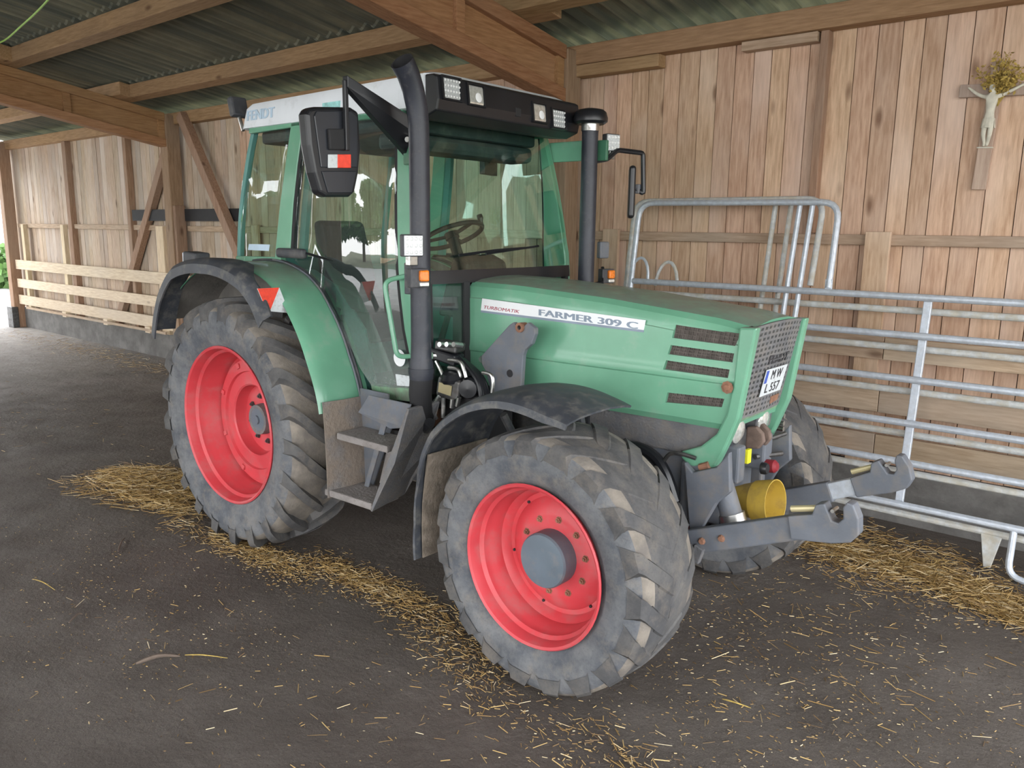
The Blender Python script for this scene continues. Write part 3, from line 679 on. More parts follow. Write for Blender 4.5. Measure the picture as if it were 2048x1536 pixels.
for v in VENTS:
    for sg in (-1, 1):
        m = MB()
        for i in range(15):          # fine wire mesh behind each slot
            f = i/14; a = [v[0][k]*(1-f)+v[1][k]*f for k in (0, 1)]; b = [v[3][k]*(1-f)+v[2][k]*f for k in (0, 1)]
            m.bar((a[0], sg*.285, a[1]), (b[0], sg*.285, b[1]), .008, .004)
        for i in range(4):
            f = i/3; a = [v[0][k]*(1-f)+v[3][k]*f for k in (0, 1)]; b = [v[1][k]*(1-f)+v[2][k]*f for k in (0, 1)]
            m.bar((a[0], sg*.284, a[1]), (b[0], sg*.284, b[1]), .005, .006)
        m.hexa([(a, sg*.278, b) for a, b in v], [(a, sg*.281, b) for a, b in v])
        m.build('vent_mesh', 'vent', hood, smooth=0)
# decal and lettering on both hood sides
for sg in (-1, 1):
    Y = lambda x, o: sg*(hood_w(x)+o)
    a, b, c2, d2 = (1.585, 1.692), (2.63, 1.652), (2.622, 1.604), (1.575, 1.625)
    q = lambda p, o: (p[0], Y(p[0], o), p[1])
    MB().hexa([q(p, -.003) for p in (a, b, c2, d2)], [q(p, .0012) for p in (a, b, c2, d2)]).build('decal', 'white', hood, smooth=0)
    MB().hexa([q(p, -.003) for p in (d2, c2, (2.622, 1.592), (1.575, 1.613))], [q(p, .001) for p in (d2, c2, (2.622, 1.592), (1.575, 1.613))]).build('decal_edge', 'letter_grey', hood, smooth=0)
    yn = (0, 0, 1)
    if sg < 0:
        text('lettering', 'FARMER 309 C', 'letter_grey', (1.985, Y(1.985, .0014), 1.627), (.60, .0125, -.0215), yn, .033, hood, width=.60, bold=.007)
        text('lettering', 'TURBOMATIK', 'letter_red', (1.60, Y(1.60, .0014), 1.636), (.25, .0052, -.008), yn, .018, hood, width=.255, shear=.25)
    else:
        text('lettering', 'FARMER 309 C', 'letter_grey', (2.60, Y(2.60, .0014), 1.612), (-.60, .0125, .0215), yn, .033, hood, width=.60, bold=.007)
# ---- grille
gr = empty('grille', parent=TR)
G0 = Vector((3.165, 0, 1.655)); G1 = Vector((3.085, 0, 1.225)); gd = (G1-G0)
def gp(u, v, off=0):          # u -1..1 across, v 0..1 down
    w = .268-.02*v; n_ = Vector((gd.z*-1, 0, gd.x)).normalized()
    return G0+gd*v+Vector((.012*(1-u*u), u*w, .012*(1-u*u)*(1-v)))+n_*off
m = MB(); m.sheet([[gp(-1+2*i/8, v, -.03) for i in range(9)] for v in (0, .5, 1)], .01); m.build('backing', 'black_matt', gr, smooth=0)
m = MB(); cols, rws = 13, 17
for i in range(cols+1):
    u = -1+2*i/cols; m.bar(gp(u, 0), gp(u, .5), .019, .012, up=(1, 0, 0)); m.bar(gp(u, .5), gp(u, 1), .019, .012, up=(1, 0, 0))
for j in range(rws+1):
    v = j/rws
    for k in range(6): m.bar(gp(-1+k/3, v, .001), gp(-1+(k+1)/3, v, .001), .012, .0125, up=(1, 0, 0))
m.build('grille_mesh', 'step_mud' if 0 else 'grey_mud', gr, smooth=0)
text('lettering', 'FENDT', 'letter_black', gp(-.22, .455, .008), (gp(.7, .455)-gp(-.22, .455)), (gp(-.22, .35)-gp(-.22, .455)), .045, gr, width=.24, bold=.008)
m = MB(); m.hexa([gp(-1, 1.0, -.02), gp(1, 1.0, -.02), gp(1, 1.06, -.02), gp(-1, 1.06, -.02)], [gp(-1, 1.0, .008), gp(1, 1.0, .008), gp(1, 1.06, .004), gp(-1, 1.06, .004)]); m.build('lower_lip', 'green_dusty', gr, smooth=0, bev=.004)
m = MB(); m.hexa([gp(.35, .86, .006), gp(.82, .86, .006), gp(.80, .93, .006), gp(.4, .95, .006)], [gp(.35, .86, .010), gp(.82, .86, .010), gp(.80, .93, .010), gp(.4, .95, .010)]); m.build('rust_patch', 'rust', gr, smooth=0)
pl = empty('license_plate', parent=TR)
q = [gp(-.30, .50, .016), gp(.70, .50, .016), gp(.66, .80, .016), gp(-.34, .80, .016)]; nrm = Vector((.98, 0, .18))*.004
MB().hexa(q, [p+nrm for p in q]).build('plate', 'plate_white', pl, smooth=0)
m = MB(); e = q[1]-q[0]; dn = q[3]-q[0]
m.hexa([q[0]+nrm*1.0+e*.02+dn*.05, q[0]+nrm+e*.13+dn*.05, q[0]+nrm+e*.13+dn*.52, q[0]+nrm+e*.02+dn*.52], [q[0]+nrm*1.3+e*.02+dn*.05, q[0]+nrm*1.3+e*.13+dn*.05, q[0]+nrm*1.3+e*.13+dn*.52, q[0]+nrm*1.3+e*.02+dn*.52]); m.build('blue_band', 'blue', pl, smooth=0)
text('lettering', 'M W', 'letter_black', q[0]+nrm*1.2+e*.30+dn*.42, e, -dn, .045, pl, width=.13)
text('lettering', 'L 557', 'letter_black', q[0]+nrm*1.2+e*.16+dn*.90, e, -dn, .045, pl, width=.17)
# ---- curved front legs of the hood frame
def legs(sg):
    lp = [(1478, 655), (1466, 765), (1452, 830), (1432, 868), (1400, 893), (1361, 903), (1362, 915), (1383, 941), (1402, 928), (1414, 938), (1431, 934), (1452, 893), (1476, 838), (1486, 790), (1504, 700), (1513, 656)]
    pts = [P(a, b, 'y', -.318) for a, b in lp]
    pts = [Vector((p.x, sg*.318 if 0 else -.318, p.z)) for p in pts]
    if sg > 0: pts = [Vector((p.x, .318, p.z)) for p in pts]
    MB().prism(pts, (0, -sg*.055, 0)).build('front_leg', 'green', TR, smooth=0, bev=.010)
    m = MB(); m.lathe([(.0, .012), (.014, .012), (.016, 0), (.03, 0)], (3.078, sg*.328, 1.385), (0, sg, 0), 8); m.build('leg_bolt', 'rust', TR)
    m = MB(); m.tube([P(1400, 935, 'y', -.322) if sg < 0 else Vector((2.96, .322, .985)), P(1418, 930, 'y', -.322) if sg < 0 else Vector((3.0, .322, 1.0))], .018, 8); m.build('rusty_pin', 'rust', TR)
legs(-1); legs(1)
# ---- grey side cover under the hood
for sg in (-1, 1):
    pts = [Vector((a, sg*.275, b)) for a, b in ((2.28, 1.20), (3.06, 1.19), (3.05, 1.10), (2.98, 1.05), (2.86, 1.02), (2.28, 1.02))]
    MB().prism(pts, (0, -sg*.05, 0)).build('side_cover', 'grey_mud', TR, smooth=0, bev=.008)
m = MB(); m.box((2.15, -.29, 1.03), (2.30, -.22, 1.17)); m.build('cooler_hose_joint', 'black', TR, smooth=0, bev=.015)
MB().tube(spline([(2.46, -.30, .98), (2.60, -.33, 1.02), (2.72, -.34, 1.0), (2.80, -.35, .93), (2.86, -.35, .80)], 5), .03, 10).build('radiator_hose', 'black', TR)
MB().tube(spline([(2.78, -.34, .98), (2.82, -.35, 1.03), (2.88, -.35, 1.04), (2.95, -.34, 1.03)], 5), .010, 8).build('brake_pipe', 'steel_dark', TR)
# ---- headlights below the grille
for hy, hx in ((-.14, 3.06), (.15, 3.06)):
    h = MB().lathe([(.0, .020), (.04, .016), (.062, .004), (.066, -.01), (.06, -.05)], (hx, hy, 1.145), (1, 0, -.1), 20).build('headlight', 'lamp_clear', TR)
    MB().lathe([(.068, .0), (.078, -.005), (.078, -.08), (.04, -.10)], (hx, hy, 1.145), (1, 0, -.1), 20).build('headlight_housing', 'black_dusty', h)
m = MB(); m.box((2.90, -.26, .98), (3.0, .26, 1.22)); m.build('cross_member', 'grey_mud', TR, smooth=0, bev=.01)
# ---- front linkage
ln = empty('front_linkage', parent=TR)
for sg in (-1, 1):
    pts = [P(a, b, 'y', -.37) for a, b in ((1368, 925), (1385, 945), (1432, 935), (1458, 905), (1460, 985), (1432, 1008), (1400, 1062), (1392, 1110), (1380, 1080), (1372, 980))]
    pts = [Vector((p.x, sg*.37, p.z)) for p in pts]
    MB().prism(pts, (0, -sg*.035, 0)).build('side_plate', 'grey_paint', ln, smooth=0, bev=.006)
m = MB(); m.box((2.86, -.32, .70), (2.97, .32, 1.0)); m.build('linkage_block', 'grey_paint', ln, smooth=0, bev=.02)
for ya, yb in ((-.20, -.12), (.10, .20)): m = MB(); m.box((2.96, ya, .90), (3.10, yb, 1.08)); m.build('cylinder_lug', 'grey_paint', ln, smooth=0, bev=.012)
m = MB(); m.tube([(3.0, -.23, 1.0), (3.11, -.23, .72)], .052, 16); m.build('lift_cylinder', 'grey_paint', ln)
m = MB(); m.tube([(3.10, -.23, .75), (3.155, -.23, .62)], .028, 14); m.build('piston_rod', 'chrome', ln)
m = MB(); m.tube([(3.095, -.23, .765), (3.11, -.23, .725)], .062, 16); m.build('cylinder_gland', 'chrome', ln)
def link_arm(sg, pts_c, name):
    # arm beam, hook end with slot, latch spring
    (a, b, e) = [Vector(p) for p in pts_c]
    MB().bar(a, b, .055, .115, up=(0, 1, 0)).build('lower_arm', 'grey_paint', ln, smooth=0, bev=.008)
    return a, b, e
# right arm
y = -.42
arm = [Vector((3.00, y, .655)), Vector((3.50, y, .865)), Vector((3.70, y, .935))]
def armpiece(p, q, h0, h1, th, name, mt, yy):
    d = (q-p).normalized(); u = Vector((-d.z, 0, d.x))
    if u.z < 0: u = -u
    return MB().prism([p-u*h0/2, q-u*h1/2, q+u*h1/2, p+u*h0/2], (0, th, 0)).build(name, mt, ln, smooth=0, bev=.007)
def hook(p, ang, yy, th, s=1.0):
    pts = [(-.17, -.075), (.0, -.085), (.075, -.078), (.112, -.045), (.120, .02), (.106, .078), (.082, .088), (.064, .064), (.060, .02), (.038, .002), (.014, .01), (.004, .045), (-.006, .082), (-.045, .076), (-.065, .035), (-.17, .025)]
    c_, s_ = math.cos(ang), math.sin(ang)
    q = [Vector((p.x+(a*c_-b*s_)*s, yy, p.z+(a*s_+b*c_)*s)) for a, b in pts]
    hk = MB().prism(q, (0, th, 0)).build('catch_hook', 'grey_paint', ln, smooth=0, bev=.006)
    R_ = lambda a, b, oy=0: Vector((p.x+(a*c_-b*s_)*s, yy+th/2+oy, p.z+(a*s_+b*c_)*s))
    MB().tube([R_(-.16, .05), R_(-.03, .055)], .014, 10).build('latch_spring', 'brass', hk)
    MB().tube([R_(.02, .05, -.03), R_(.02, .05, .03)], .008, 8).build('latch_pin', 'chrome', hk)
ang = math.atan2(.21, .50)
armpiece(Vector((3.00, -.455, .66)), Vector((3.52, -.455, .870)), .115, .105, .05, 'lower_arm', 'grey_paint', 0)
hook(Vector((3.62, -.465, .915)), ang-.18, -.470, .065)
MB().obox((3.045, -.46, .62), (.05, .03, .08), (0, .3, 0)).build('arm_tab', 'grey_mud', ln, smooth=0, bev=.005)
for t_ in (.12, .30): 
    c_ = Vector((3.0+.52*t_, -.457, .66+.21*t_)); MB().lathe([(.0, .012), (.012, .012), (.018, 0)], c_, (0, -1, 0), 8).build('arm_bolt', 'rust', ln)
# left arm: telescopic, lighter inner tube
armpiece(Vector((2.98, .38, .62)), Vector((3.345, .38, .775)), .115, .105, .06, 'lower_arm', 'grey_paint', 0)
armpiece(Vector((3.335, .386, .772)), Vector((3.50, .386, .845)), .088, .088, .048, 'inner_tube', 'galv', 0)
hook(Vector((3.60, .385, .915)), ang+.02, .375, .065)
m = MB(); m.tube([(3.05, -.42, .66), (3.05, .40, .66)], .03, 12); m.build('cross_shaft', 'steel_dark', ln)
# PTO guard
pt = MB().lathe([(.035, 0), (.045, .0), (.062, .04), (.080, .09), (.094, .14), (.100, .145), (.115, .245), (.110, .245), (.094, .145), (.075, .09), (.055, .03), (.03, .025)], (2.985, -.02, .765), (1, -.06, .13), 28).build('pto_guard', 'yellow', ln, smooth=40, label='yellow plastic PTO shaft guard')
MB().lathe([(.0, .11), (.022, .11), (.024, .0)], (3.03, -.02, .772), (1, -.06, .13), 12).build('pto_stub', 'steel_dark', pt)
# couplings, tag and small fittings in front
m = MB(); m.box((3.075, -.085, .975), (3.095, -.045, 1.045)); m.build('warning_tag', 'yellow_tag', ln, smooth=0, bev=.003)
m = MB(); m.lathe([(.0, .03), (.025, .03), (.03, .02), (.03, 0)], (3.12, .03, .935), (1, 0, .1), 14); m.build('dust_cap', 'black', ln)
m = MB(); m.lathe([(.0, .03), (.02, .03), (.033, .015), (.033, -.03)], (3.13, .13, .925), (1, 0, .1), 14); m.build('dust_cap', 'red_plastic', ln)
m = MB(); m.lathe([(.0, .05), (.02, .05), (.028, .04), (.028, -.03)], (2.95, -.30, .665), (.6, -.6, .1), 14); m.build('dust_cap', 'red_plastic', ln)
m = MB(); m.tube([(3.06, .08, 1.04), (3.12, .30, 1.06)], .012, 8); m.tube([(3.06, .08, .97), (3.12, .27, .96)], .014, 8); m.tube([(3.08, .20, .93), (3.08, .20, 1.07)], .012, 8); m.build('hydraulic_pipes', 'steel_dark', ln)
m = MB(); pts = [Vector((3.085, -.0, b)) for b in (1.0,)]
m.prism([(3.03, .02, 1.02), (3.10, .02, 1.03), (3.125, .02, 1.07), (3.115, .02, 1.11), (3.08, .02, 1.14), (3.03, .02, 1.13)], (0, .03, 0)); m.prism([(3.03, .10, 1.02), (3.10, .10, 1.03), (3.125, .10, 1.07), (3.115, .10, 1.11), (3.08, .10, 1.14), (3.03, .10, 1.13)], (0, .03, 0)); m.build('top_link_lug', 'rusty_grey', ln, smooth=0, bev=.008)
for k, zz in enumerate((1.12, 1.08, 1.05)):
    m = MB(); m.cyl((3.0, .43, zz), (3.06, .43, zz), .014, 10); m.build('coupling', 'chrome', ln)
# ---- cab
def yc(z): return interp([(1.05, .645), (1.5, .669), (1.85, .676), (2.2, .672), (2.5, .655), (2.72, .632)], z)
def S(px, py, off=0.):
    """photo pixel -> point on the cab's right side surface"""
    y = -.66
    for _ in range(6):
        p = P(px, py, 'y', y-off); y = -yc(p.z)
    return p
def both(fn, *a, **k):
    """build a right-hand part and its mirror image on the left"""
    for sg in (-1, 1): fn(sg, *a, **k)
def flip(p, sg): return Vector((p[0], -p[1] if sg > 0 else p[1], p[2]))
def strip(sg, A, B, name, mt, th=.03, n=10, par=None, out=0., bev=.006):
    """band on the cab side between two poly-lines A and B of (x, z)"""
    a = spline([(x, 0, z) for x, z in A], 4); b = spline([(x, 0, z) for x, z in B], 4)
    k = min(len(a), len(b)); a = [a[round(i*(len(a)-1)/n)] for i in range(n+1)]; b = [b[round(i*(len(b)-1)/n)] for i in range(n+1)]
    r0 = []; r1 = []
    for o_, r in ((out, r0), (out-th, r1)):
        for p, q in zip(a, b):
            r.append([Vector((p.x, sg*(yc(p.z)+o_), p.z)), Vector((q.x, sg*(yc(q.z)+o_), q.z))])
    m = MB(); vs = [p for r in r0 for p in r]+[p for r in r1 for p in r]; K = 2*(n+1); f = []
    for i in range(n):
        f += [(2*i, 2*i+1, 2*i+3, 2*i+2), (K+2*i, K+2*i+2, K+2*i+3, K+2*i+1), (2*i, 2*i+2, K+2*i+2, K+2*i), (2*i+1, K+2*i+1, K+2*i+3, 2*i+3)]
    f += [(0, K, K+1, 1), (2*n, 2*n+1, K+2*n+1, K+2*n)]
    m.add(vs, f); return m.build(name, mt, par or cab, smooth=30, bev=bev)
cab = empty('cab', parent=TR)
sx = lambda px, py: (S(px, py).x, S(px, py).z)
A_rear = [(1.235, 2.70), (1.255, 2.40), (1.262, 2.10), (1.268, 1.85), (1.305, 1.52), (1.385, 1.165)]
A_front = [(1.268, 2.70), (1.325, 2.47), (1.375, 2.25), (1.425, 2.0), (1.455, 1.80), (1.468, 1.17)]
B_rear = [sx(582, 245), sx(570, 330), sx(557, 430), sx(549, 516)]
B_front = [sx(607, 240), sx(594, 330), sx(584, 430), sx(579, 516)]
def side(sg):
    strip(sg, A_rear, A_front, 'front_pillar', 'green', .05)
    strip(sg, B_rear, B_front, 'door_pillar', 'green', .05)
    # seals
    strip(sg, [(x+.002, z) for x, z in B_front], [(x+.028, z) for x, z in B_front], 'door_seal', 'black_matt', .03, out=-.004, bev=0)
    strip(sg, [(x-.022, z) for x, z in A_rear], [(x-.002, z) for x, z in A_rear], 'door_seal', 'black_matt', .03, out=-.004, bev=0)
    # inner grey-green pillar behind the door pillar
    strip(sg, [(x+.03, z) for x, z in B_front], [(x+.085, z) for x, z in B_front], 'inner_pillar', 'teal', .03, out=-.045, bev=0)
    # roof rail, waist rail, sill
    strip(sg, [(-.20, 2.705), (.5, 2.715), (1.27, 2.70)], [(-.20, 2.665), (.5, 2.675), (1.25, 2.66)], 'roof_rail', 'green', .04)
    strip(sg, [(-.36, 1.875), (.16, 1.885)], [(-.37, 1.835), (.16, 1.85)], 'waist_rail', 'green', .04)
    strip(sg, [(.99, 1.165), (1.40, 1.19)], [(1.0, 1.085), (1.42, 1.115)], 'sill', 'green_dusty', .05)
    # rear corner post
    strip(sg, [(-.205, 2.69), (-.30, 2.35), (-.365, 2.05), (-.39, 1.84)], [(-.17, 2.69), (-.265, 2.35), (-.33, 2.05), (-.355, 1.84)], 'rear_post', 'teal', .04, out=-.02)
both(side)
def pane(sg, outline, name, mt, out=-.012, bulge=.0, par=None, thick=.005):
    """curved pane on the cab side, triangulated from an (x, z) outline"""
    bm = bmesh.new(); vs = [bm.verts.new((x, 0, z)) for x, z in outline]; f = bm.faces.new(vs)
    bmesh.ops.triangulate(bm, faces=[f]); bmesh.ops.subdivide_edges(bm, edges=bm.edges, cuts=3, use_grid_fill=True)
    x0 = min(v.co.x for v in bm.verts); x1 = max(v.co.x for v in bm.verts)
    for v in bm.verts:
        u = (v.co.x-x0)/(x1-x0)*2-1; v.co.y = sg*(yc(v.co.z)+out+bulge*(1-u*u))
    me = bpy.data.meshes.new(name); bm.to_mesh(me); bm.free(); me.materials.append(MATS[mt])
    me.polygons.foreach_set('use_smooth', [True]*len(me.polygons))
    o = bpy.data.objects.new(name, me); COL.objects.link(o); o.parent = par or cab
    return o
DOOR = [sx(*p) for p in ((609, 240), (700, 232), (797, 226), (799, 330), (798, 440), (800, 540), (806, 610), (817, 690), (832, 778), (790, 776), (745, 771), (722, 735), (700, 685), (672, 622), (640, 572), (612, 543), (585, 520), (590, 440), (600, 330))]
REARQ = [sx(*p) for p in ((514, 263), (545, 257), (578, 251), (568, 330), (556, 430), (548, 512), (512, 513), (479, 512), (478, 450), (486, 400), (498, 330))]
for sg in (-1, 1):
    pane(sg, DOOR, 'door_glass', 'glass_door', bulge=.022); pane(sg, REARQ, 'quarter_window', 'glass', bulge=.0)
# rear window and rear wall
m = MB(); m.sheet([[(interp([(1.84, -.385), (2.05, -.36), (2.35, -.30), (2.69, -.20)], z)-.03*(1-(y/.6)**2), y*(yc(z)-.02)/.66, z) for y in (-.66, -.33, 0, .33, .66)] for z in (1.86, 2.05, 2.35, 2.66)], .005); m.build('rear_window', 'glass', cab, fix=True)
m = MB(); m.box((-.42, -.60, 1.30), (-.36, .60, 1.86)); m.build('rear_wall', 'teal', cab, smooth=0, bev=.01)
# windshield
def wsx(y, z): return interp([(1.17, 1.468), (1.80, 1.455), (2.0, 1.425), (2.25, 1.375), (2.47, 1.325), (2.70, 1.268)], z)+.035*(1-(y/.66)**2)
m = MB(); m.sheet([[(wsx(u*(yc(z)-.02), z), u*(yc(z)-.02), z) for u in [-1+i/5 for i in range(11)]] for z in (1.845, 2.0, 2.15, 2.3, 2.45, 2.6, 2.69)], .005); m.build('windshield', 'glass', cab)
# frame strip under the windshield and lower front panes
m = MB(); m.sheet([[(wsx(u*yc(z), z)+.004, u*(yc(z)-.01), z) for u in [-1+i/5 for i in range(11)]] for z in (1.775, 1.81, 1.848)], .03); m.build('windshield_frame', 'black', cab, smooth=40)
for sg in (-1, 1):
    rows = [[(wsx(u*.66, z)-.01, sg*u*.66, z) for u in (.56, .68, .80, .94)] for z in (1.22, 1.5, 1.775)]
    m = MB(); m.sheet(rows, .005); m.build('lower_front_pane', 'glass', cab)
    m = MB()
    for u0, u1, z0, z1 in ((.50, .57, 1.17, 1.78), (.50, .97, 1.17, 1.235), (.92, .97, 1.17, 1.78)):
        m.hexa([(wsx(u*.66, z)+.006, sg*u*.66, z) for u, z in ((u0, z0), (u1, z0), (u1, z1), (u0, z1))], [(wsx(u*.66, z)-.03, sg*u*.66, z) for u, z in ((u0, z0), (u1, z0), (u1, z1), (u0, z1))])
    m.build('pane_frame', 'black_matt', cab, smooth=0)
# firewall, floor and inside
m = MB(); m.box((1.36, -.34, 1.0), (1.42, .34, 1.80)); m.build('firewall', 'black_matt', cab, smooth=0)
m = MB(); m.box((.35, -.60, 1.02), (1.42, .60, 1.08)); m.build('cab_floor', 'black_matt', cab, smooth=0)
m = MB(); m.box((-.36, -.60, 1.05), (.36, .60, 1.32)); m.build('rear_shelf', 'teal', cab, smooth=0, bev=.02)
for sg in (-1, 1):      # wheel-arch consoles inside
    pts = [(-.34, sg*.60, 1.30), (-.34, sg*.60, 1.80), (.20, sg*.60, 1.80), (.45, sg*.60, 1.70), (.70, sg*.60, 1.45), (.80, sg*.60, 1.08), (-.34, sg*.60, 1.08)]
    MB().prism(pts, (0, -sg*.18, 0)).build('wheel_arch_console', 'teal', cab, smooth=0, bev=.03)
st = empty('seat', parent=TR)
m = MB(); m.box((.02, -.24, 1.52), (.50, .24, 1.64)); m.build('seat_cushion', 'seat', st, smooth=0, bev=.04, bseg=3)
m = MB(); m.hexa([(-.06, -.22, 1.60), (.08, -.22, 1.60), (.08, .22, 1.60), (-.06, .22, 1.60)], [(-.16, -.20, 2.12), (-.06, -.20, 2.12), (-.06, .20, 2.12), (-.16, .20, 2.12)]); m.build('seat_back', 'seat', st, smooth=0, bev=.04, bseg=3)
m = MB(); m.box((.08, -.18, 1.30), (.42, .18, 1.53)); m.build('seat_base', 'black_matt', st, smooth=0, bev=.03)
sw = empty('steering_wheel', parent=TR)
C0 = Vector((1.02, 0, 2.03)); ax = Vector((-.42, 0, .90)).normalized(); e1 = Vector((0, 1, 0)); e2 = ax.cross(e1)
MB().tube([C0+(e1*math.cos(a)+e2*math.sin(a))*.20 for a in [2*pi*i/36 for i in range(36)]], .015, 8, closed=True).build('wheel_ring', 'black_matt', sw)
m = MB(); m.cyl(C0-ax*.02, C0+ax*.02, .045, 14)
for k in range(3): a = 2*pi*k/3+.5; m.tube([C0, C0+(e1*math.cos(a)+e2*math.sin(a))*.195], .012, 6)
m.build('wheel_spokes', 'black_matt', sw)
kn = C0+(e1*math.cos(.9)-e2*math.sin(.9))*.205+ax*.045; MB().lathe([(.0, .03), (.018, .025), (.02, 0), (.01, -.02), (.008, -.05)], kn, ax, 12).build('steering_knob', 'black', sw)
m = MB(); m.tube([C0-ax*.02, C0-ax*.35], .035, 12); m.build('steering_column', 'black_matt', sw)
m = MB(); m.hexa([(1.12, -.24, 1.55), (1.34, -.24, 1.55), (1.34, .24, 1.55), (1.12, .24, 1.55)], [(1.20, -.18, 1.93), (1.33, -.18, 1.88), (1.33, .18, 1.88), (1.20, .18, 1.93)]); m.build('dashboard', 'rust' if 0 else 'black_matt', cab, smooth=0, bev=.03, bseg=3)
m = MB(); m.tube([(1.10, -.30, 1.0), (1.18, -.26, 1.4), (1.2, -.2, 1.6)], .02, 8); m.build('lever', 'black_matt', cab)
m = MB(); m.hexa([(.30, -.46, 1.60), (.70, -.46, 1.55), (.70, -.30, 1.55), (.30, -.30, 1.60)], [(.30, -.46, 1.74), (.66, -.46, 1.66), (.66, -.32, 1.66), (.30, -.32, 1.74)]); m.build('side_console', 'black_matt', cab, smooth=0, bev=.02)
m = MB(); m.obox((.95, .42, 2.47), (.04, .20, .085), (0, 0, .3)); m.tube([(.97, .40, 2.50), (1.18, .30, 2.66)], .007, 6); m.build('inside_mirror', 'black', cab, smooth=0, bev=.02)
m = MB(); m.box((-.15, -.58, 2.60), (1.22, .58, 2.68)); m.build('headliner', 'black_dusty', cab, smooth=0, bev=.02)
m = MB(); m.box((1.0, -.58, 2.50), (1.20, .58, 2.60)); m.build('air_duct', 'black_dusty', cab, smooth=0, bev=.03)
# wiper
m = MB(); m.tube([(wsx(-.30, 1.90)+.02, -.42, 1.93), (wsx(.0, 1.93)+.03, -.12, 1.955), (wsx(.1, 1.95)+.025, .16, 1.965)], .008, 6); m.tube([(wsx(0, 1.95)+.022, -.20, 1.935), (wsx(.2, 1.95)+.014, .30, 1.975)], .007, 6); m.build('wiper', 'black', cab)
# roof
rf = empty('roof', parent=TR)
def roof_ring(z, ins, fr=0, re=0):
    w = .645-ins; x0, x1 = -.315+ins*.9+re, 1.455-fr; r = .09; pts = []
    for cx, cy, a0 in ((x1-r*.4, w-r, 0), (x0+r, w-r, pi/2), (x0+r, -w+r, pi), (x1-r*.4, -w+r, 1.5*pi)):
        for i in range(6):
            a = a0+pi/2*i/5; rx = r*.4 if cx > 1 else r; pts.append((cx+rx*math.cos(a), cy+r*math.sin(a), z+(.02*(cx+.3)/1.7 if z > 2.75 else 0)))
    return pts
m = MB(); rings = [roof_ring(2.695, .02), roof_ring(2.70, .0), roof_ring(2.73, .0, 0, .012), roof_ring(2.82, .010, 0, .03), roof_ring(2.848, .028, 0, .05), roof_ring(2.865, .09, .02, .12), roof_ring(2.878, .30, .2, .3)]
m.grid(rings, closed=True); k = len(rings[0]); m.f += [tuple(range(k)), tuple(6*k+i for i in range(k))]; m.m += [0, 0]
m.build('roof_shell', 'roof_white', rf, smooth=35, label='white roof shell')
y0 = -.650
text('lettering', 'FENDT', 'letter_pale', (-.20, -.6465, 2.745), (1, 0.0, .0), (0, .1, 1), .062, rf, width=.30, bold=.010)
MB().box((.60, -.647, 2.745), (.76, -.640, 2.785)).build('logo_patch', 'logo_teal', rf, smooth=0)
# light bar at the roof front
lb = empty('light_bar', parent=TR)
m = MB(); prof = [(1.44, 2.86), (1.50, 2.858), (1.525, 2.845), (1.538, 2.73), (1.525, 2.675), (1.44, 2.645), (1.30, 2.655), (1.30, 2.70), (1.44, 2.70)]
m.prism([(a, -.625, b) for a, b in prof], (0, 1.25, 0)); m.build('housing', 'black', lb, smooth=0, bev=.008)
def lbx(z): return interp([(2.69, 1.525), (2.735, 1.535), (2.80, 1.520)], z)
for k, (cx, cy, w, h, led) in enumerate(((903, 178, .125, .105, 1), (952, 191, .120, .100, 0), (1079, 226, .120, .100, 0), (1117, 238, .125, .105, 1))):
    p = P(cx, cy, 'x', 1.535); m = MB(); m.obox((1.530, p.y, p.z), (.02, w, h), (0, -.12, 0)); lo = m.build('work_light', 'led' if led else 'lamp_clear', lb, smooth=0, bev=.01, label='LED work light' if led else 'clear halogen work light')
    fr = MB(); 
    for a, b in ((w/2+.006, 0), (-w/2-.006, 0)): fr.obox((1.529, p.y+a, p.z), (.03, .012, h+.015), (0, -.12, 0))
    for b in (h/2+.005, -h/2-.005): fr.obox((1.529-.12*b, p.y, p.z+b), (.03, w+.02, .008), (0, -.12, 0))
    fr.build('lamp_frame', 'black', lo, smooth=0)
    if led:
        d_ = MB()
        for i in range(6):
            for j in range(4): d_.lathe([(.0, .006), (.004, .005), (.007, .0)], (1.541, p.y-w/2+w*(i+.5)/6, p.z-h/2+h*(j+.5)/4), (1, 0, .12), 8)
        d_.build('diodes', 'diode', lo)
    else:
        MB().lathe([(.0, .004), (.02, .003), (.026, 0)], (1.541, p.y+.015, p.z-.01), (1, 0, .12), 14).build('bulb', 'white', lo)
m = MB(); m.obox((1.532, .02, 2.735), (.012, .05, .05)); m.build('badge', 'black_matt', lb, smooth=0, bev=.004)
# rear work light behind the roof
p = P(476, 215, 'y', -.62); m = MB(); m.obox((p.x, p.y, p.z+.0), (.055, .12, .13), (0, -.25, 0)); wl = m.build('rear_work_light', 'black_dusty', TR, smooth=0, bev=.015); MB().cyl((p.x+.01, p.y, p.z-.06), (p.x+.05, p.y, p.z-.15), .012, 8).build('lamp_stalk', 'chrome', wl)
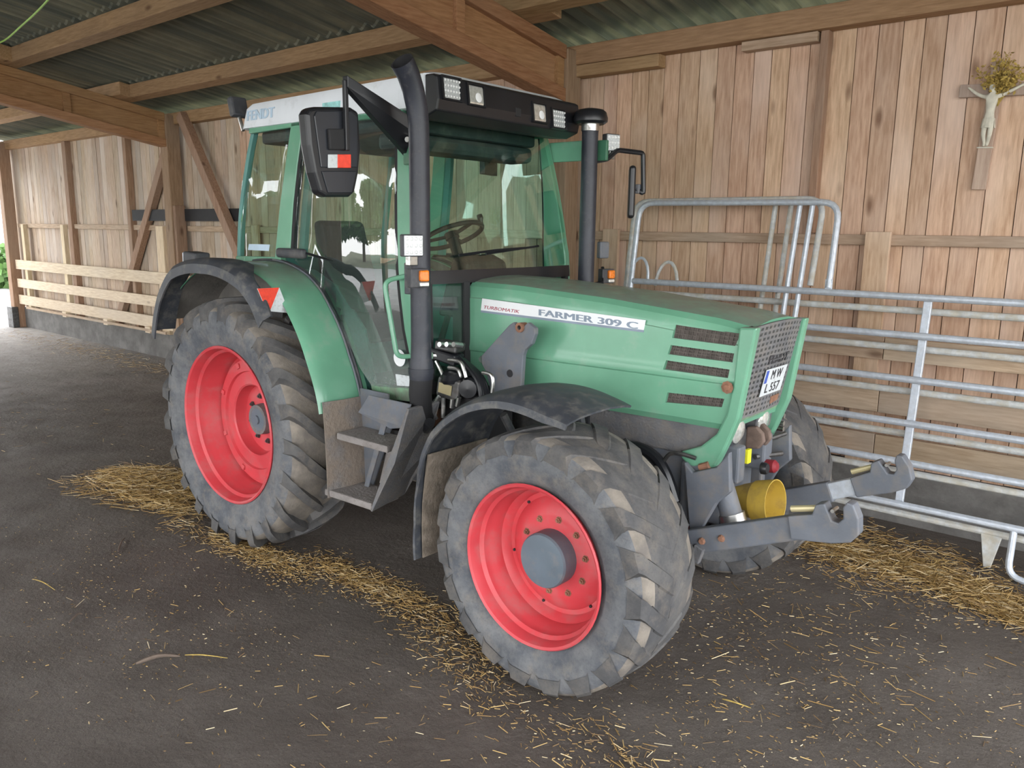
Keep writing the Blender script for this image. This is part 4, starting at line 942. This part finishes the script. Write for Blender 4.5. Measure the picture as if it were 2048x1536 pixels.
# ---- rear fenders
def FR(ph): return interp([(12, .955), (17, .960), (31, .968), (49, 1.015), (57, 1.045), (65, 1.055), (90, 1.035), (130, 1.035), (150, 1.0)], ph)
def ER(ph): return interp([(48, .985), (57, 1.04), (65, 1.062), (90, 1.045), (113, 1.065), (125, 1.01), (142, .90)], ph)
def pol(r, ph, y): a = math.radians(ph); return Vector((r*math.cos(a), y, RR+r*math.sin(a)))
def rear_fender(sg):
    f = empty('rear_fender', parent=TR)
    phs = [13+i*(142-13)/40 for i in range(41)]
    rows = [[pol(FR(p)+dr, p, sg*yy) for yy, dr in ((.62, 0), (.70, .0), (.80, .0), (.90, .0), (.955, -.004), (.972, -.018))] for p in phs]
    if sg > 0: rows = rows[::-1]
    MB().sheet(rows, .006).build('fender_sheet', 'green', f, smooth=40)
    rows = [[pol(FR(p)-.010+dr, p, sg*yy) for yy, dr in ((.63, 0), (.80, .0), (.955, -.004))] for p in phs]
    if sg > 0: rows = rows[::-1]
    MB().sheet(rows, .004).build('fender_underside', 'arch', f, smooth=40)
    phs = [49+i*(142-49)/34 for i in range(35)]
    rows = [[pol(ER(p)+dr, p, sg*yy) for yy, dr in ((interp([(49, 1.085), (64, 1.075), (74, .955)], p), .006), (interp([(49, 1.095), (64, 1.085), (74, 1.04)], p), .010), (1.10, .004), (1.125, -.02), (1.13, -.075))] for p in phs]
    if sg > 0: rows = rows[::-1]
    MB().sheet(rows, .010).build('fender_extension', 'fender_black', f, smooth=40, label='black rubber fender extension')
    rows = [[pol(r, p, sg*.628) for r in (.45, .7, FR(p)-.002)] for p in [8+i*(140-8)/24 for i in range(25)]]
    if sg < 0: rows = rows[::-1]
    MB().sheet(rows, .006).build('wheel_arch', 'arch', f, smooth=40)
    # seam trim along the cab
    MB().tube([pol(FR(p)+.012, p, sg*.668) for p in [15+i*3 for i in range(29)]], .012, 8).build('seam_trim', 'black_dusty', f)
    MB().tube([pol(FR(p)+.016, p, sg*.690) for p in [16+i*3 for i in range(24)]], .006, 6).build('seam_strip', 'grey_paint', f)
    # lower mud panel
    rows = [[Vector((x+.02*(u > 0), sg*(.60+.372*(1-u)), z)) for u in (0, .33, .66, 1)] for x, z in ((.945, 1.10), (.957, .95), (.965, .75), (.968, .54))]
    if sg > 0: rows = rows[::-1]
    MB().sheet(rows, .008).build('mud_panel', 'panel_mud', f, smooth=40)
    # red and white warning board
    bx = .60; q = [P(a, b, 'x', bx) for a, b in ((514, 577), (558, 575), (578, 626), (533, 622))]; q = [flip(p, sg) for p in q]
    wbd = MB().hexa(q, [p+Vector((.004, 0, 0)) for p in q]).build('warning_board', 'plate_white', f, smooth=0)
    o_ = Vector((.0045, 0, 0)); MB().hexa([p+o_ for p in (q[0], q[1]*.98+q[0]*.02, q[3]*.88+q[2]*.12, q[3])], [p+o_*1.4 for p in (q[0], q[1]*.98+q[0]*.02, q[3]*.88+q[2]*.12, q[3])]).build('red_stripe', 'red_lens', wbd, smooth=0)
    # tail lamp seen above the fender
    m = MB(); c_ = P(393, 517, 'y', -.93); c_ = flip(c_, sg); m.obox((c_.x, c_.y, c_.z), (.16, .11, .085), (0, .05, 0)); tl = m.build('tail_lamp', 'black_dusty', f, smooth=0, bev=.012)
    m = MB(); m.obox((c_.x-.085, c_.y, c_.z), (.012, .10, .075), (0, .05, 0)); m.build('lamp_lens', 'galv', tl, smooth=0, bev=.004)
both(rear_fender)
# door handle bracket and gas strut
m = MB(); a, b = S(556, 505, .03), S(610, 508, .03); m.bar(a, b, .05, .06); m.build('pillar_lamp', 'black_dusty', TR, smooth=0, bev=.02, bseg=3)
m = MB(); m.tube([S(608, 505, .02), S(665, 522, .0)], .008, 6); m.build('door_strut', 'black', TR)
# stickers on the door glass
m = MB(); c_ = S(799, 716, .014); m.lathe([(.0, .001), (.048, .001), (.048, 0)], c_, (0, -1, 0), 28); m.build('round_sticker', 'white', TR)
q = [S(*p_, .006) for p_ in ((791, 748), (820, 752), (824, 773), (794, 771))]; MB().hexa(q, [p+Vector((0, -.001, 0)) for p in q]).build('sticker', 'plate_white', TR, smooth=0)
q = [S(*p_, .0) for p_ in ((498, 488), (540, 489), (538, 502), (496, 500))]; MB().hexa(q, [p+Vector((0, -.001, 0)) for p in q]).build('sticker', 'letter_pale', TR, smooth=0)
# green grab rail
yy = -.745
MB().tube(round_path([P(812, 552, 'y', -.68), P(768, 562, 'y', yy), P(794, 714, 'y', yy), P(826, 712, 'y', -.69)], .05), .014, 10).build('grab_rail', 'green', TR)
# ---- steps
sp = empty('entry_steps', parent=TR)
m = MB(); m.hexa([(1.005, -.925, .885), (1.44, -.925, .885), (1.40, -.72, .885), (.99, -.72, .885)], [(1.005, -.925, .925), (1.44, -.925, .925), (1.40, -.72, .925), (.99, -.72, .925)]); m.build('upper_step', 'step_mud', sp, smooth=0, bev=.008)
m = MB(); m.hexa([(.93, -.965, .545), (1.335, -.955, .545), (1.30, -.72, .545), (.96, -.72, .545)], [(.93, -.965, .585), (1.335, -.955, .585), (1.30, -.72, .585), (.96, -.72, .585)]); m.build('lower_step', 'step_mud', sp, smooth=0, bev=.008)
def slab(name, pts, d, mt, bev=.004): return MB().prism(pts, d).build(name, mt, sp, smooth=0, bev=bev)
slab('front_plate', [(1.335, -.965, .55), (1.52, -.955, .86), (1.615, -.94, 1.165), (1.60, -.70, 1.165), (1.50, -.70, .86), (1.31, -.70, .58)], (.016, 0, -.006), 'grey_mud')
slab('top_bracket', [(1.12, -.86, 1.05), (1.22, -.86, 1.165), (1.60, -.90, 1.175), (1.55, -.90, 1.04), (1.42, -.88, 1.01)], (0, .012, 0), 'grey_paint')
slab('inner_plate', [(.97, -.715, .56), (1.06, -.715, .56), (1.24, -.72, .95), (1.22, -.72, 1.15), (.97, -.72, 1.15)], (0, .012, 0), 'grey_paint')
slab('stringer', [(1.06, -.78, .585), (1.10, -.78, .585), (1.30, -.78, 1.06), (1.25, -.78, 1.06)], (0, .012, 0), 'grey_paint')
slab('kick_plate', [(1.12, -.715, .60), (1.34, -.715, .60), (1.40, -.715, .78), (1.20, -.715, .84)], (0, .01, 0), 'step_mud')
# ---- front fenders
def FFR(ph): return interp([(74, .715), (82, .72), (92, .738), (105, .765), (120, .785), (140, .80), (150, .785), (162, .742), (178, .725), (194, .745)], ph)
def front_fender(sg):
    f = empty('front_fender', parent=TR)
    phs = [74+i*(193-74)/40 for i in range(41)]
    cw = Vector((WB, 0, RF))
    def q(ph, y, dr): a = math.radians(ph); r = FFR(ph)+dr; return Vector((WB+r*math.cos(a), sg*y, RF+r*math.sin(a)))
    lip = lambda p: interp([(74, -.03), (85, -.05), (150, -.04), (165, -.012), (193, -.008)], p)
    rows = [[q(p-4*(.64-y if y < .7 else 0)*0, y, dr) for y, dr in ((.60, -.012), (.66, 0), (.78, .012), (.90, .012), (1.0, .006), (1.06, -.004), (1.085, lip(p)*.4), (1.09, lip(p)))] for p in phs]
    if sg > 0: rows = rows[::-1]
    MB().sheet(rows, .010).build('fender_shell', 'fender_black', f, smooth=45)
    a = [q(p, 1.05, -.02) for p in (150, 160, 170, 180, 193)]; b = [q(p, .62, -.02) for p in (150, 160, 170, 180, 193)]
    rows = [[Vector(u).lerp(v, k/3) for k in range(4)] for u, v in zip(a, b)]
    if sg < 0: rows = rows[::-1]
    MB().sheet(rows, .006).build('mud_layer', 'mud', f, smooth=45)
    m = MB(); m.tube([(WB-.1, sg*.45, .75), (WB-.1, sg*.62, 1.33)], .022, 8); m.tube([(WB-.1, sg*.60, 1.325), (WB-.1, sg*1.02, 1.345)], .016, 8); m.build('fender_stay', 'black_dusty', f); m = MB(); m.tube([(WB-.45, sg*.45, .75), (WB-.52, sg*.66, 1.15)], .022, 8); m.build('fender_stay', 'black_dusty', f)
both(front_fender)
# ---- loader bracket on the engine
LB = [(963, 728), (962, 712), (1018, 650), (1027, 644), (1032, 652), (1040, 660), (1048, 652), (1055, 645), (1070, 657), (1070, 668), (1063, 688), (1050, 700), (1046, 710), (1042, 772), (1044, 800), (985, 800), (972, 745)]
lbk = MB().prism([P(a, b, 'y', -.47) for a, b in LB], (0, .03, 0)).build('loader_bracket', 'grey_paint', TR, smooth=0, bev=.005)
c_ = P(1040, 655, 'y', -.475); MB().lathe([(.012, .045), (.024, .045), (.026, 0), (.026, -.008), (.012, -.008)], c_, (0, 1, 0), 16).build('hook_seat', 'rust', lbk)
c_ = P(1019, 747, 'y', -.473); MB().lathe([(.0, .0), (.020, .0), (.021, .003)], c_, (0, 1, 0), 16).build('bracket_hole', 'black_matt', lbk)
for a_ in (0,): MB().box((1.72, -.44, 1.12), (1.95, -.25, 1.20)).build('bracket_arm', 'grey_paint', lbk, smooth=0, bev=.01)
c_ = P(963, 719, 'y', -.345); MB().lathe([(.0, .004), (.018, .004), (.020, 0)], c_, (0, -1, 0), 14).build('hood_latch', 'chrome', TR)
# ---- loader hydraulics between exhaust and bracket
hy = empty('loader_valve', parent=TR)
yv = -.62
def hp(px, py, y=yv): return P(px, py, 'y', y)
c_ = hp(905, 775); MB().obox((c_.x, c_.y, c_.z), (.15, .10, .12), (0, .15, .25)).build('coupler_block', 'steel_dark', hy, smooth=0, bev=.02, bseg=3)
c_ = hp(890, 778, yv-.055); MB().obox((c_.x, c_.y, c_.z), (.085, .006, .055), (0, .15, .12)).build('label_plate', 'brass', hy, smooth=0)
c_ = hp(905, 752); MB().lathe([(.0, .03), (.05, .025), (.07, .0), (.07, -.02)], c_, (0, -.3, 1), 16).build('coupler_cap', 'black', hy)
c_ = hp(940, 775, yv+.03); MB().lathe([(.0, .05), (.05, .045), (.06, .02), (.06, -.04)], c_, (.5, -1, 0), 16).build('coupler_disc', 'black', hy)
for a, b in (((887, 795), (886, 835)), ((905, 798), (903, 815)), ((918, 795), (914, 812)), ((880, 792), (868, 828))):
    MB().tube([hp(*a, yv-.05), hp(*b, yv-.05)], .013, 10).build('quick_coupler', 'chrome', hy)
MB().tube(spline([hp(880, 790, yv-.05), hp(866, 820, yv-.07), hp(873, 838, yv-.05)], 5), .012, 8).build('steel_pipe', 'chrome', hy)
c_ = hp(900, 692, yv+.05); MB().obox((c_.x, c_.y, c_.z), (.14, .10, .05), (0, .1, .2)).build('valve_bank', 'steel_dark', hy, smooth=0, bev=.01)
for px in (888, 902, 916): 
    c_ = hp(px, 690, yv); MB().lathe([(.0, .04), (.014, .04), (.016, 0), (.016, -.03)], c_, (.1, -1, .2), 8).build('spool_cap', 'chrome', hy)
c_ = hp(893, 712, yv+.04); MB().obox((c_.x, c_.y, c_.z), (.17, .10, .06), (0, .2, .2)).build('valve_bank', 'black', hy, smooth=0, bev=.01)
c_ = hp(873, 712, yv); MB().lathe([(.0, .03), (.02, .03), (.022, 0), (.022, -.05)], c_, (-.3, -1, .1), 10).build('spool_cap', 'chrome', hy)
for pts in (((897, 720), (920, 724), (928, 740), (932, 755)), ((897, 735), (914, 738), (921, 750), (920, 758)), ((965, 745), (982, 750), (986, 765), (984, 785)), ((872, 722), (882, 742), (886, 752))):
    MB().tube(spline([hp(*q_, yv) for q_ in pts], 5), .0105, 8).build('steel_pipe', 'chrome', hy)
for k in range(6):
    MB().tube(spline([hp(908+k*4, 705+k*3, yv+.06+.02*k), hp(938+k*5, 738+k*3, yv+.04+.02*k), hp(958+k*4, 772+k*4, yv+.03+.02*k), hp(965+k*5, 830, yv+.03)], 5), .013, 8).build('hose', 'black', hy)
m = MB(); m.box((1.55, -.60, .88), (1.80, -.30, 1.20)); m.build('engine_bay_block', 'black_matt', hy, smooth=0, bev=.02)
MB().tube(spline([(1.62, -.78, 1.06), (1.52, -.72, 1.0), (1.50, -.66, 1.08), (1.56, -.62, 1.17)], 6), .028, 10).build('air_hose', 'black', hy)
c_ = hp(850, 838, -.66); MB().lathe([(.0, .05), (.05, .045), (.06, 0), (.06, -.10)], c_, (.3, -1, 0), 16).build('filter', 'rust', hy)
# ---- exhaust on the right front corner
ex = empty('exhaust', parent=TR)
EX = Vector((1.605, -.825, 0))
MB().tube([EX+Vector((0, 0, z)) for z in (1.30, 1.32, 1.39, 1.41, 1.5, 2.3, 2.50)]+[Vector((1.606, -.828, 2.58)), Vector((1.608, -.842, 2.66)), Vector((1.612, -.868, 2.735)), Vector((1.618, -.905, 2.80)), Vector((1.624, -.950, 2.85))], [.062, .064, .062, .055, .052, .052, .052, .052, .053, .054, .056, .058], 22, cap=False).build('stack_pipe', 'exhaust', ex, smooth=50)
d_ = Vector((.1, -.70, .68)).normalized()
MB().lathe([(.058, 0), (.051, 0), (.048, -.09), (.0, -.09)], (1.624, -.950, 2.85), d_, 22).build('pipe_mouth', 'black_matt', ex, smooth=50)
m = MB(); m.tube([EX+Vector((0, 0, 1.31)), EX+Vector((-.01, .0, 1.22)), EX+Vector((-.06, .06, 1.10)), EX+Vector((-.12, .15, 1.06))], .060, 18); m.build('elbow', 'black_matt', ex)
m = MB(); m.tube([EX+Vector((0, 0, 1.33)), EX+Vector((0, 0, 1.36))], .068, 18); m.build('clamp_ring', 'exhaust', ex)
for z in (2.47,):
    m = MB(); m.bar((1.36, -.66, z), (1.60, -.80, z), .05, .045); m.build('pipe_bracket', 'steel_dark', ex, smooth=0, bev=.006)
    for px, py in ((788, 278), (803, 280), (820, 280)): c_ = P(px, py, 'y', -.74); MB().lathe([(.0, .03), (.014, .03), (.016, .0), (.016, -.04)], c_, (.3, -1, 0), 8).build('bolt', 'chrome', ex)
# ---- air intake on the left front corner
ai = empty('air_intake', parent=TR)
AI = Vector((1.635, .60, 0))
MB().tube([AI+Vector((0, 0, z)) for z in (1.55, 1.8, 2.70)], .051, 20).build('intake_pipe', 'exhaust', ai, smooth=50)
MB().lathe([(.056, 0), (.056, .05)], AI+Vector((0, 0, 2.68)), (0, 0, 1), 20).build('collar', 'chrome', ai)
MB().lathe([(.045, 2.725), (.085, 2.72), (.106, 2.735), (.108, 2.755), (.098, 2.79), (.080, 2.805), (.03, 2.815), (.0, 2.815)], AI, (0, 0, 1), 28).build('intake_cap', 'black', ai, smooth=40)
MB().box((1.27, .655, 2.51), (1.60, .675, 2.635)).build('bracket_plate', 'green', ai, smooth=0, bev=.005)
MB().box((1.60, .66, 2.505), (1.72, .685, 2.63)).build('bracket_end', 'green_dark', ai, smooth=0, bev=.005)
# ---- mirrors
mr = empty('mirror', parent=TR)
MX = 1.37
MO = [(632, 213), (703, 214), (719, 224), (723, 300), (719, 345), (711, 385), (700, 394), (652, 394), (640, 386), (628, 345), (618, 290), (613, 228), (619, 216)]
hs = MB().prism([P(a, b, 'x', MX) for a, b in MO], (-.075, 0, 0)).build('mirror_housing', 'black', mr, smooth=0, bev=.018, bseg=3)
def mquad(pts, name, mt, off, par=hs, th=.004, bev=.002): 
    q = [P(a, b, 'x', MX)+Vector((off, 0, 0)) for a, b in pts]; return MB().prism(q, (th, 0, 0)).build(name, mt, par, smooth=0, bev=bev)
mquad([(632, 222), (700, 222), (714, 234), (713, 335), (641, 335), (627, 232)], 'upper_back', 'mirror_back', -.001, th=.008, bev=.006)
mquad([(642, 342), (712, 342), (703, 386), (655, 386)], 'lower_back', 'mirror_back', -.001, th=.008, bev=.006)
mquad([(651, 258), (688, 258), (688, 300), (654, 300)], 'arm_socket', 'black_matt', .007, th=.02, bev=.006)
mquad([(653, 309), (672, 309), (672, 336), (653, 336)], 'white_reflector', 'plate_white', .009)
mquad([(672, 309), (699, 309), (699, 336), (672, 336)], 'red_reflector', 'red_lens', .009)
MB().prism([P(a, b, 'x', MX-.078) for a, b in ((632, 222), (705, 222), (715, 234), (712, 335), (703, 384), (655, 384), (630, 335), (622, 232))], (-.004, 0, 0)).build('mirror_glass', 'mirror_glass', hs, smooth=0)
a = P(690, 160, 'x', MX+.03); b = P(680, 300, 'x', MX+.03); b.y = a.y
MB().bar(a, b, .022, .022).build('mirror_rod', 'black', mr, smooth=0, bev=.004)
e = S(812, 250, .05); f_ = S(806, 205, .05)
MB().prism([a+Vector((-.02, 0, .02)), a+Vector((-.02, 0, -.035)), Vector((1.36, -.70, 2.44)), Vector((1.42, -.70, 2.55)), Vector((1.42, -.70, 2.62))], (.04, 0, 0)).build('mirror_arm', 'black', mr, smooth=0, bev=.004)
m = MB(); m.bar((1.40, -.695, 2.40), (1.40, -.695, 2.66), .06, .05); m.build('arm_bracket', 'green_dark', mr, smooth=0, bev=.006)
ml = empty('mirror', parent=TR)
pts = [P(1192, 322, 'y', .70), P(1215, 318, 'y', .78), P(1235, 300, 'y', .86), P(1286, 306, 'y', 1.05), P(1287, 388, 'y', 1.05), P(1272, 378, 'y', 1.03)]
MB().tube(round_path(pts, .02, 3), .016, 8).build('mirror_arm', 'black', ml)
c_ = P(1263, 385, 'y', 1.06); ra = math.atan2(c_.y-CO.y, c_.x-CO.x)
MB().obox(c_, (.20, .045, .34), (0, 0, ra+.03)).build('mirror_housing', 'black', ml, smooth=0, bev=.02, bseg=3)
c_ = P(1276, 378, 'y', 1.04); MB().obox(c_, (.04, .04, .06)).build('mirror_clamp', 'grey_paint', ml, smooth=0, bev=.006)
def led_square(px, py, y, name='work_light', s=.11):
    c_ = P(px, py, 'y', y); o = MB().obox(c_, (.05, s, s), (0, 0, -.35)).build(name, 'black_dusty', TR, smooth=0, bev=.008)
    f = Vector((math.cos(-.35), math.sin(-.35), 0)); r = Vector((-f.y, f.x, 0))
    MB().obox(c_+f*.026, (.006, s*.9, s*.9), (0, 0, -.35)).build('lens', 'led', o, smooth=0, bev=.002)
    d_ = MB()
    for i in range(4):
        for j in range(3): d_.lathe([(.0, .007), (.006, .005), (.010, 0)], c_+f*.029+r*(s*.9*((i+.5)/4-.5))+Vector((0, 0, s*.9*((j+.5)/3-.5))), f, 8)
    d_.build('diodes', 'diode', o)
    MB().obox(c_-Vector((0, 0, s*.5+.02)), (.03, .06, .05)).build('lamp_foot', 'chrome', o, smooth=0, bev=.005)
    return o
led_square(823, 491, -.90); led_square(1222, 286, .84)
# marker lamps with orange indicators
def marker(px, py, y, name='indicator'):
    c_ = P(px, py, 'y', y); o = MB().obox(c_, (.05, .10, .095), (0, 0, -.3)).build(name, 'black_dusty', TR, smooth=0, bev=.006)
    f = Vector((math.cos(-.3), math.sin(-.3), 0)); r = Vector((-f.y, f.x, 0))
    MB().obox(c_+f*.03+r*.018+Vector((0, 0, .012)), (.03, .05, .055), (0, 0, -.3)).build('orange_lens', 'orange_lens', o, smooth=0, bev=.008)
    MB().obox(c_+f*.028+r*.018-Vector((0, 0, .03)), (.028, .05, .022), (0, 0, -.3)).build('white_lens', 'lamp_clear', o, smooth=0, bev=.005)
    return o
marker(836, 556, -.90); marker(1212, 552, .86)
MB().box((1.52, -.86, 1.74), (1.62, -.80, 1.90)).build('lamp_bracket', 'fender_black', TR, smooth=0, bev=.005)
MB().tube([P(1205, 535, 'y', .86), P(1205, 565, 'y', .80), Vector((1.50, .66, 1.70))], .012, 8).build('lamp_bracket', 'black', TR)
m = MB(); c_ = P(1206, 500, 'y', .86); m.obox(c_, (.04, .08, .11), (0, 0, -.3)); m.build('marker_lamp', 'grey_paint', TR, smooth=0, bev=.01)
# ================================================================== STRAW AND LITTER
def straws(name, spots, label, seed):
    rnd = random.Random(seed); m = MB()
    for (cx, cy, sx_, sy_, rot, n, h, ln) in spots:
        c_, s_ = math.cos(rot), math.sin(rot)
        for i in range(n):
            u, v = rnd.gauss(0, .45), rnd.gauss(0, .45)
            if abs(u) > 1.1 or abs(v) > 1.1: continue
            x, y = cx+u*sx_*c_-v*sy_*s_, cy+u*sx_*s_+v*sy_*c_
            if y > 2.40: continue
            hh = h*max(0, 1-(u*u+v*v))*rnd.random()
            L_ = ln*rnd.uniform(.3, 1.3); a = rot+rnd.gauss(0, .7) if rnd.random() < .6 else rnd.uniform(0, 6.28); tl = rnd.gauss(0, .12)
            d = Vector((math.cos(a), math.sin(a), tl))*L_/2; w = rnd.uniform(.0009, .0024)
            p = Vector((x, y, max(.003, hh+.003)+abs(d.z))); s = Vector((-math.sin(a), math.cos(a), 0))*w; u_ = Vector((0, 0, w*1.3))
            bend = Vector((0, 0, rnd.uniform(-.2, .3)*L_*.2*(1 if hh > .01 else .2)))
            vs = []
            for q in (p-d, p+bend, p+d): vs += [q-s, q+s, q+u_]
            m.add(vs, [(0, 1, 4, 3), (1, 2, 5, 4), (2, 0, 3, 5), (3, 4, 7, 6), (4, 5, 8, 7), (5, 3, 6, 8)])
    o = m.build(name, 'straw', smooth=0, fix=False); o['kind'] = 'stuff'; o['label'] = label; o['category'] = 'straw'
    return o
straws('straw_heap', [(-1.55, -.80, .75, .42, .25, 2600, .13, .16), (-1.1, -.95, .5, .18, .1, 500, .04, .14)], 'loose heap of straw behind the rear wheel', 1)
straws('straw_trail', [(.4, -1.0, .7, .2, .0, 1500, .008, .022), (1.2, -.82, .7, .2, -.1, 1100, .006, .022), (2.0, -1.0, .6, .25, -.3, 450, .003, .02), (3.0, -1.25, .8, .3, -.3, 300, .002, .02), (.25, -1.0, .5, .14, .1, 450, .02, .06), (.95, -.82, .5, .12, -.1, 600, .015, .06), (1.4, -.80, .5, .16, -.1, 380, .01, .055), (1.9, -.95, .5, .22, -.25, 300, .004, .05), (2.3, -1.15, .45, .2, -.4, 140, .003, .05), (3.1, -1.2, .6, .25, -.2, 120, .003, .06), (-.3, -1.05, .5, .2, 0, 200, .015, .07)], 'thin trail of straw along the tractor wheels', 2)
straws('straw_spread', [(3.75, 1.50, .65, .22, -.45, 1700, .03, .14), (2.95, 1.65, .55, .20, -.3, 700, .015, .12), (4.15, 1.35, .5, .22, -.45, 1000, .025, .14), (3.5, 1.85, 1.0, .35, -.2, 500, .006, .10), (3.2, 1.45, .6, .3, -.3, 350, .006, .11), (2.8, 2.0, .5, .25, 0, 250, .01, .1)], 'golden straw strewn along the foot of the gates', 3)
straws('straw_litter', [(3.2, .0, 1.8, 1.7, 0, 2200, 0, .012), (.5, -1.8, 2.2, 1.0, 0, 900, 0, .012), (3.4, 1.6, 1.0, .6, -.3, 2600, .004, .03), (3.3, -.2, 1.6, 1.6, 0, 420, 0, .035), (3.4, .3, 1.2, .9, -.3, 90, 0, .09), (1.2, -1.9, 1.4, .8, .3, 60, 0, .06), (-9.0, 1.9, 4.5, .5, 0, 900, .01, .10), (2.6, -1.6, 1.2, .5, .3, 60, 0, .05), (-5.5, -.6, 4, 1.2, 0, 160, 0, .06)], 'stray straws scattered over the earth floor', 4)
def twig(pa, pb, r, mt, label):
    a, b = P(*pa, 'z', r+.002), P(*pb, 'z', r+.002); mid = (a+b)/2+Vector((random.uniform(-.02, .02), random.uniform(-.02, .02), .012))
    tag(MB().tube(spline([a, mid, b], 4), [r*.6, r*.8, r, r*1.1, r, r*.9, r*.8, r*.7, r*.4], 6).build('twig', mt), label, 'twig', 'twigs and bark bits on the floor')
twig((272, 1327), (360, 1312), .010, 'bark', 'thick dark piece of bark lying among straws on the earth floor')
twig((138, 1245), (165, 1228), .006, 'bark', 'thin dark twig lying alone on bare floor well away from the straw')
twig((236, 1102), (250, 1076), .006, 'bark', 'thin dark twig on the bare floor beside the straw heap')
twig((370, 1310), (455, 1316), .003, 'dry_leaf', 'pale dry stalk lying beside the dark piece of bark')
twig((66, 1158), (110, 1180), .0028, 'dry_leaf', 'single long pale stalk lying on the bare floor')
twig((1445, 1398), (1502, 1416), .0035, 'dry_leaf', 'stout pale stalk lying in front of the front wheel')
# ================================================================== OUTSIDE: yard, bales and trees (mirrored in the cab glass)
def leaf_cloud(m, blobs, n, s0, seed):
    rnd = random.Random(seed)
    for (c_, r) in blobs:
        for i in range(n):
            d = Vector((rnd.gauss(0, 1), rnd.gauss(0, 1), rnd.gauss(0, 1))).normalized(); p = Vector(c_)+Vector((d.x*r[0], d.y*r[1], d.z*r[2]))*rnd.uniform(.75, 1.05)
            e = Euler((rnd.uniform(0, 6.3), rnd.uniform(0, 6.3), rnd.uniform(0, 6.3))).to_matrix(); s = s0*rnd.uniform(.6, 1.3)
            m.add([p+e@Vector(q)*s for q in ((-.5, 0, 0), (0, .12, .8), (.5, 0, 0), (0, -.12, -.8))], [(0, 1, 2, 3)])
def tree(x, y, h, w, seed, mt, label):
    rnd = random.Random(seed); t = empty('tree', (x, y, -.15)); tag(t, label, 'tree', 'trees across the yard')
    MB().tube([(0, 0, 0), (.1, .05, h*.3), (0, 0, h*.6), (.1, 0, h*.85)], [.28, .22, .14, .05], 8).build('trunk', 'bark', t)
    bl = [((rnd.uniform(-.5, .5)*w, rnd.uniform(-.5, .5)*w, h*rnd.uniform(.38, .85)), (w*rnd.uniform(.35, .6), w*rnd.uniform(.35, .6), h*rnd.uniform(.12, .22))) for i in range(9)]
    m = MB(); leaf_cloud(m, bl, 420, .42, seed); m.build('crown', mt, t, smooth=0, fix=False)['kind'] = 'stuff'
rnd = random.Random(5)
for i, (x, y, h, w) in enumerate([(-31, -24, 7.4, 4.2), (-24, -31.5, 7.8, 4.4), (-14, -34, 8.5, 4.6), (-39, -15, 7.6, 4.6), (-3, -36, 11, 4.8), (-46, -3, 9, 4.8), (-37, -35, 10, 4.6)]):
    tree(x, y, h, w, 20+i, 'leaf' if i % 3 else 'leaf_dark', 'broad leafy green tree standing beyond the yard')
bu = empty('bush', (-25.2, 6.3, -.1)); tag(bu, 'green bush outside the open end of the barn', 'bush')
m = MB(); leaf_cloud(m, [((0, 0, .7), (1.3, 1.2, .75)), ((1.0, .5, .5), (.9, .9, .6)), ((-.9, -.4, .5), (.9, .9, .55))], 500, .22, 77); m.build('foliage', 'leaf', bu, smooth=0, fix=False)['kind'] = 'stuff'
MB().tube([(0, 0, 0), (.05, 0, .4), (0, .05, .9)], [.05, .04, .02], 6).build('stem', 'bark', bu)
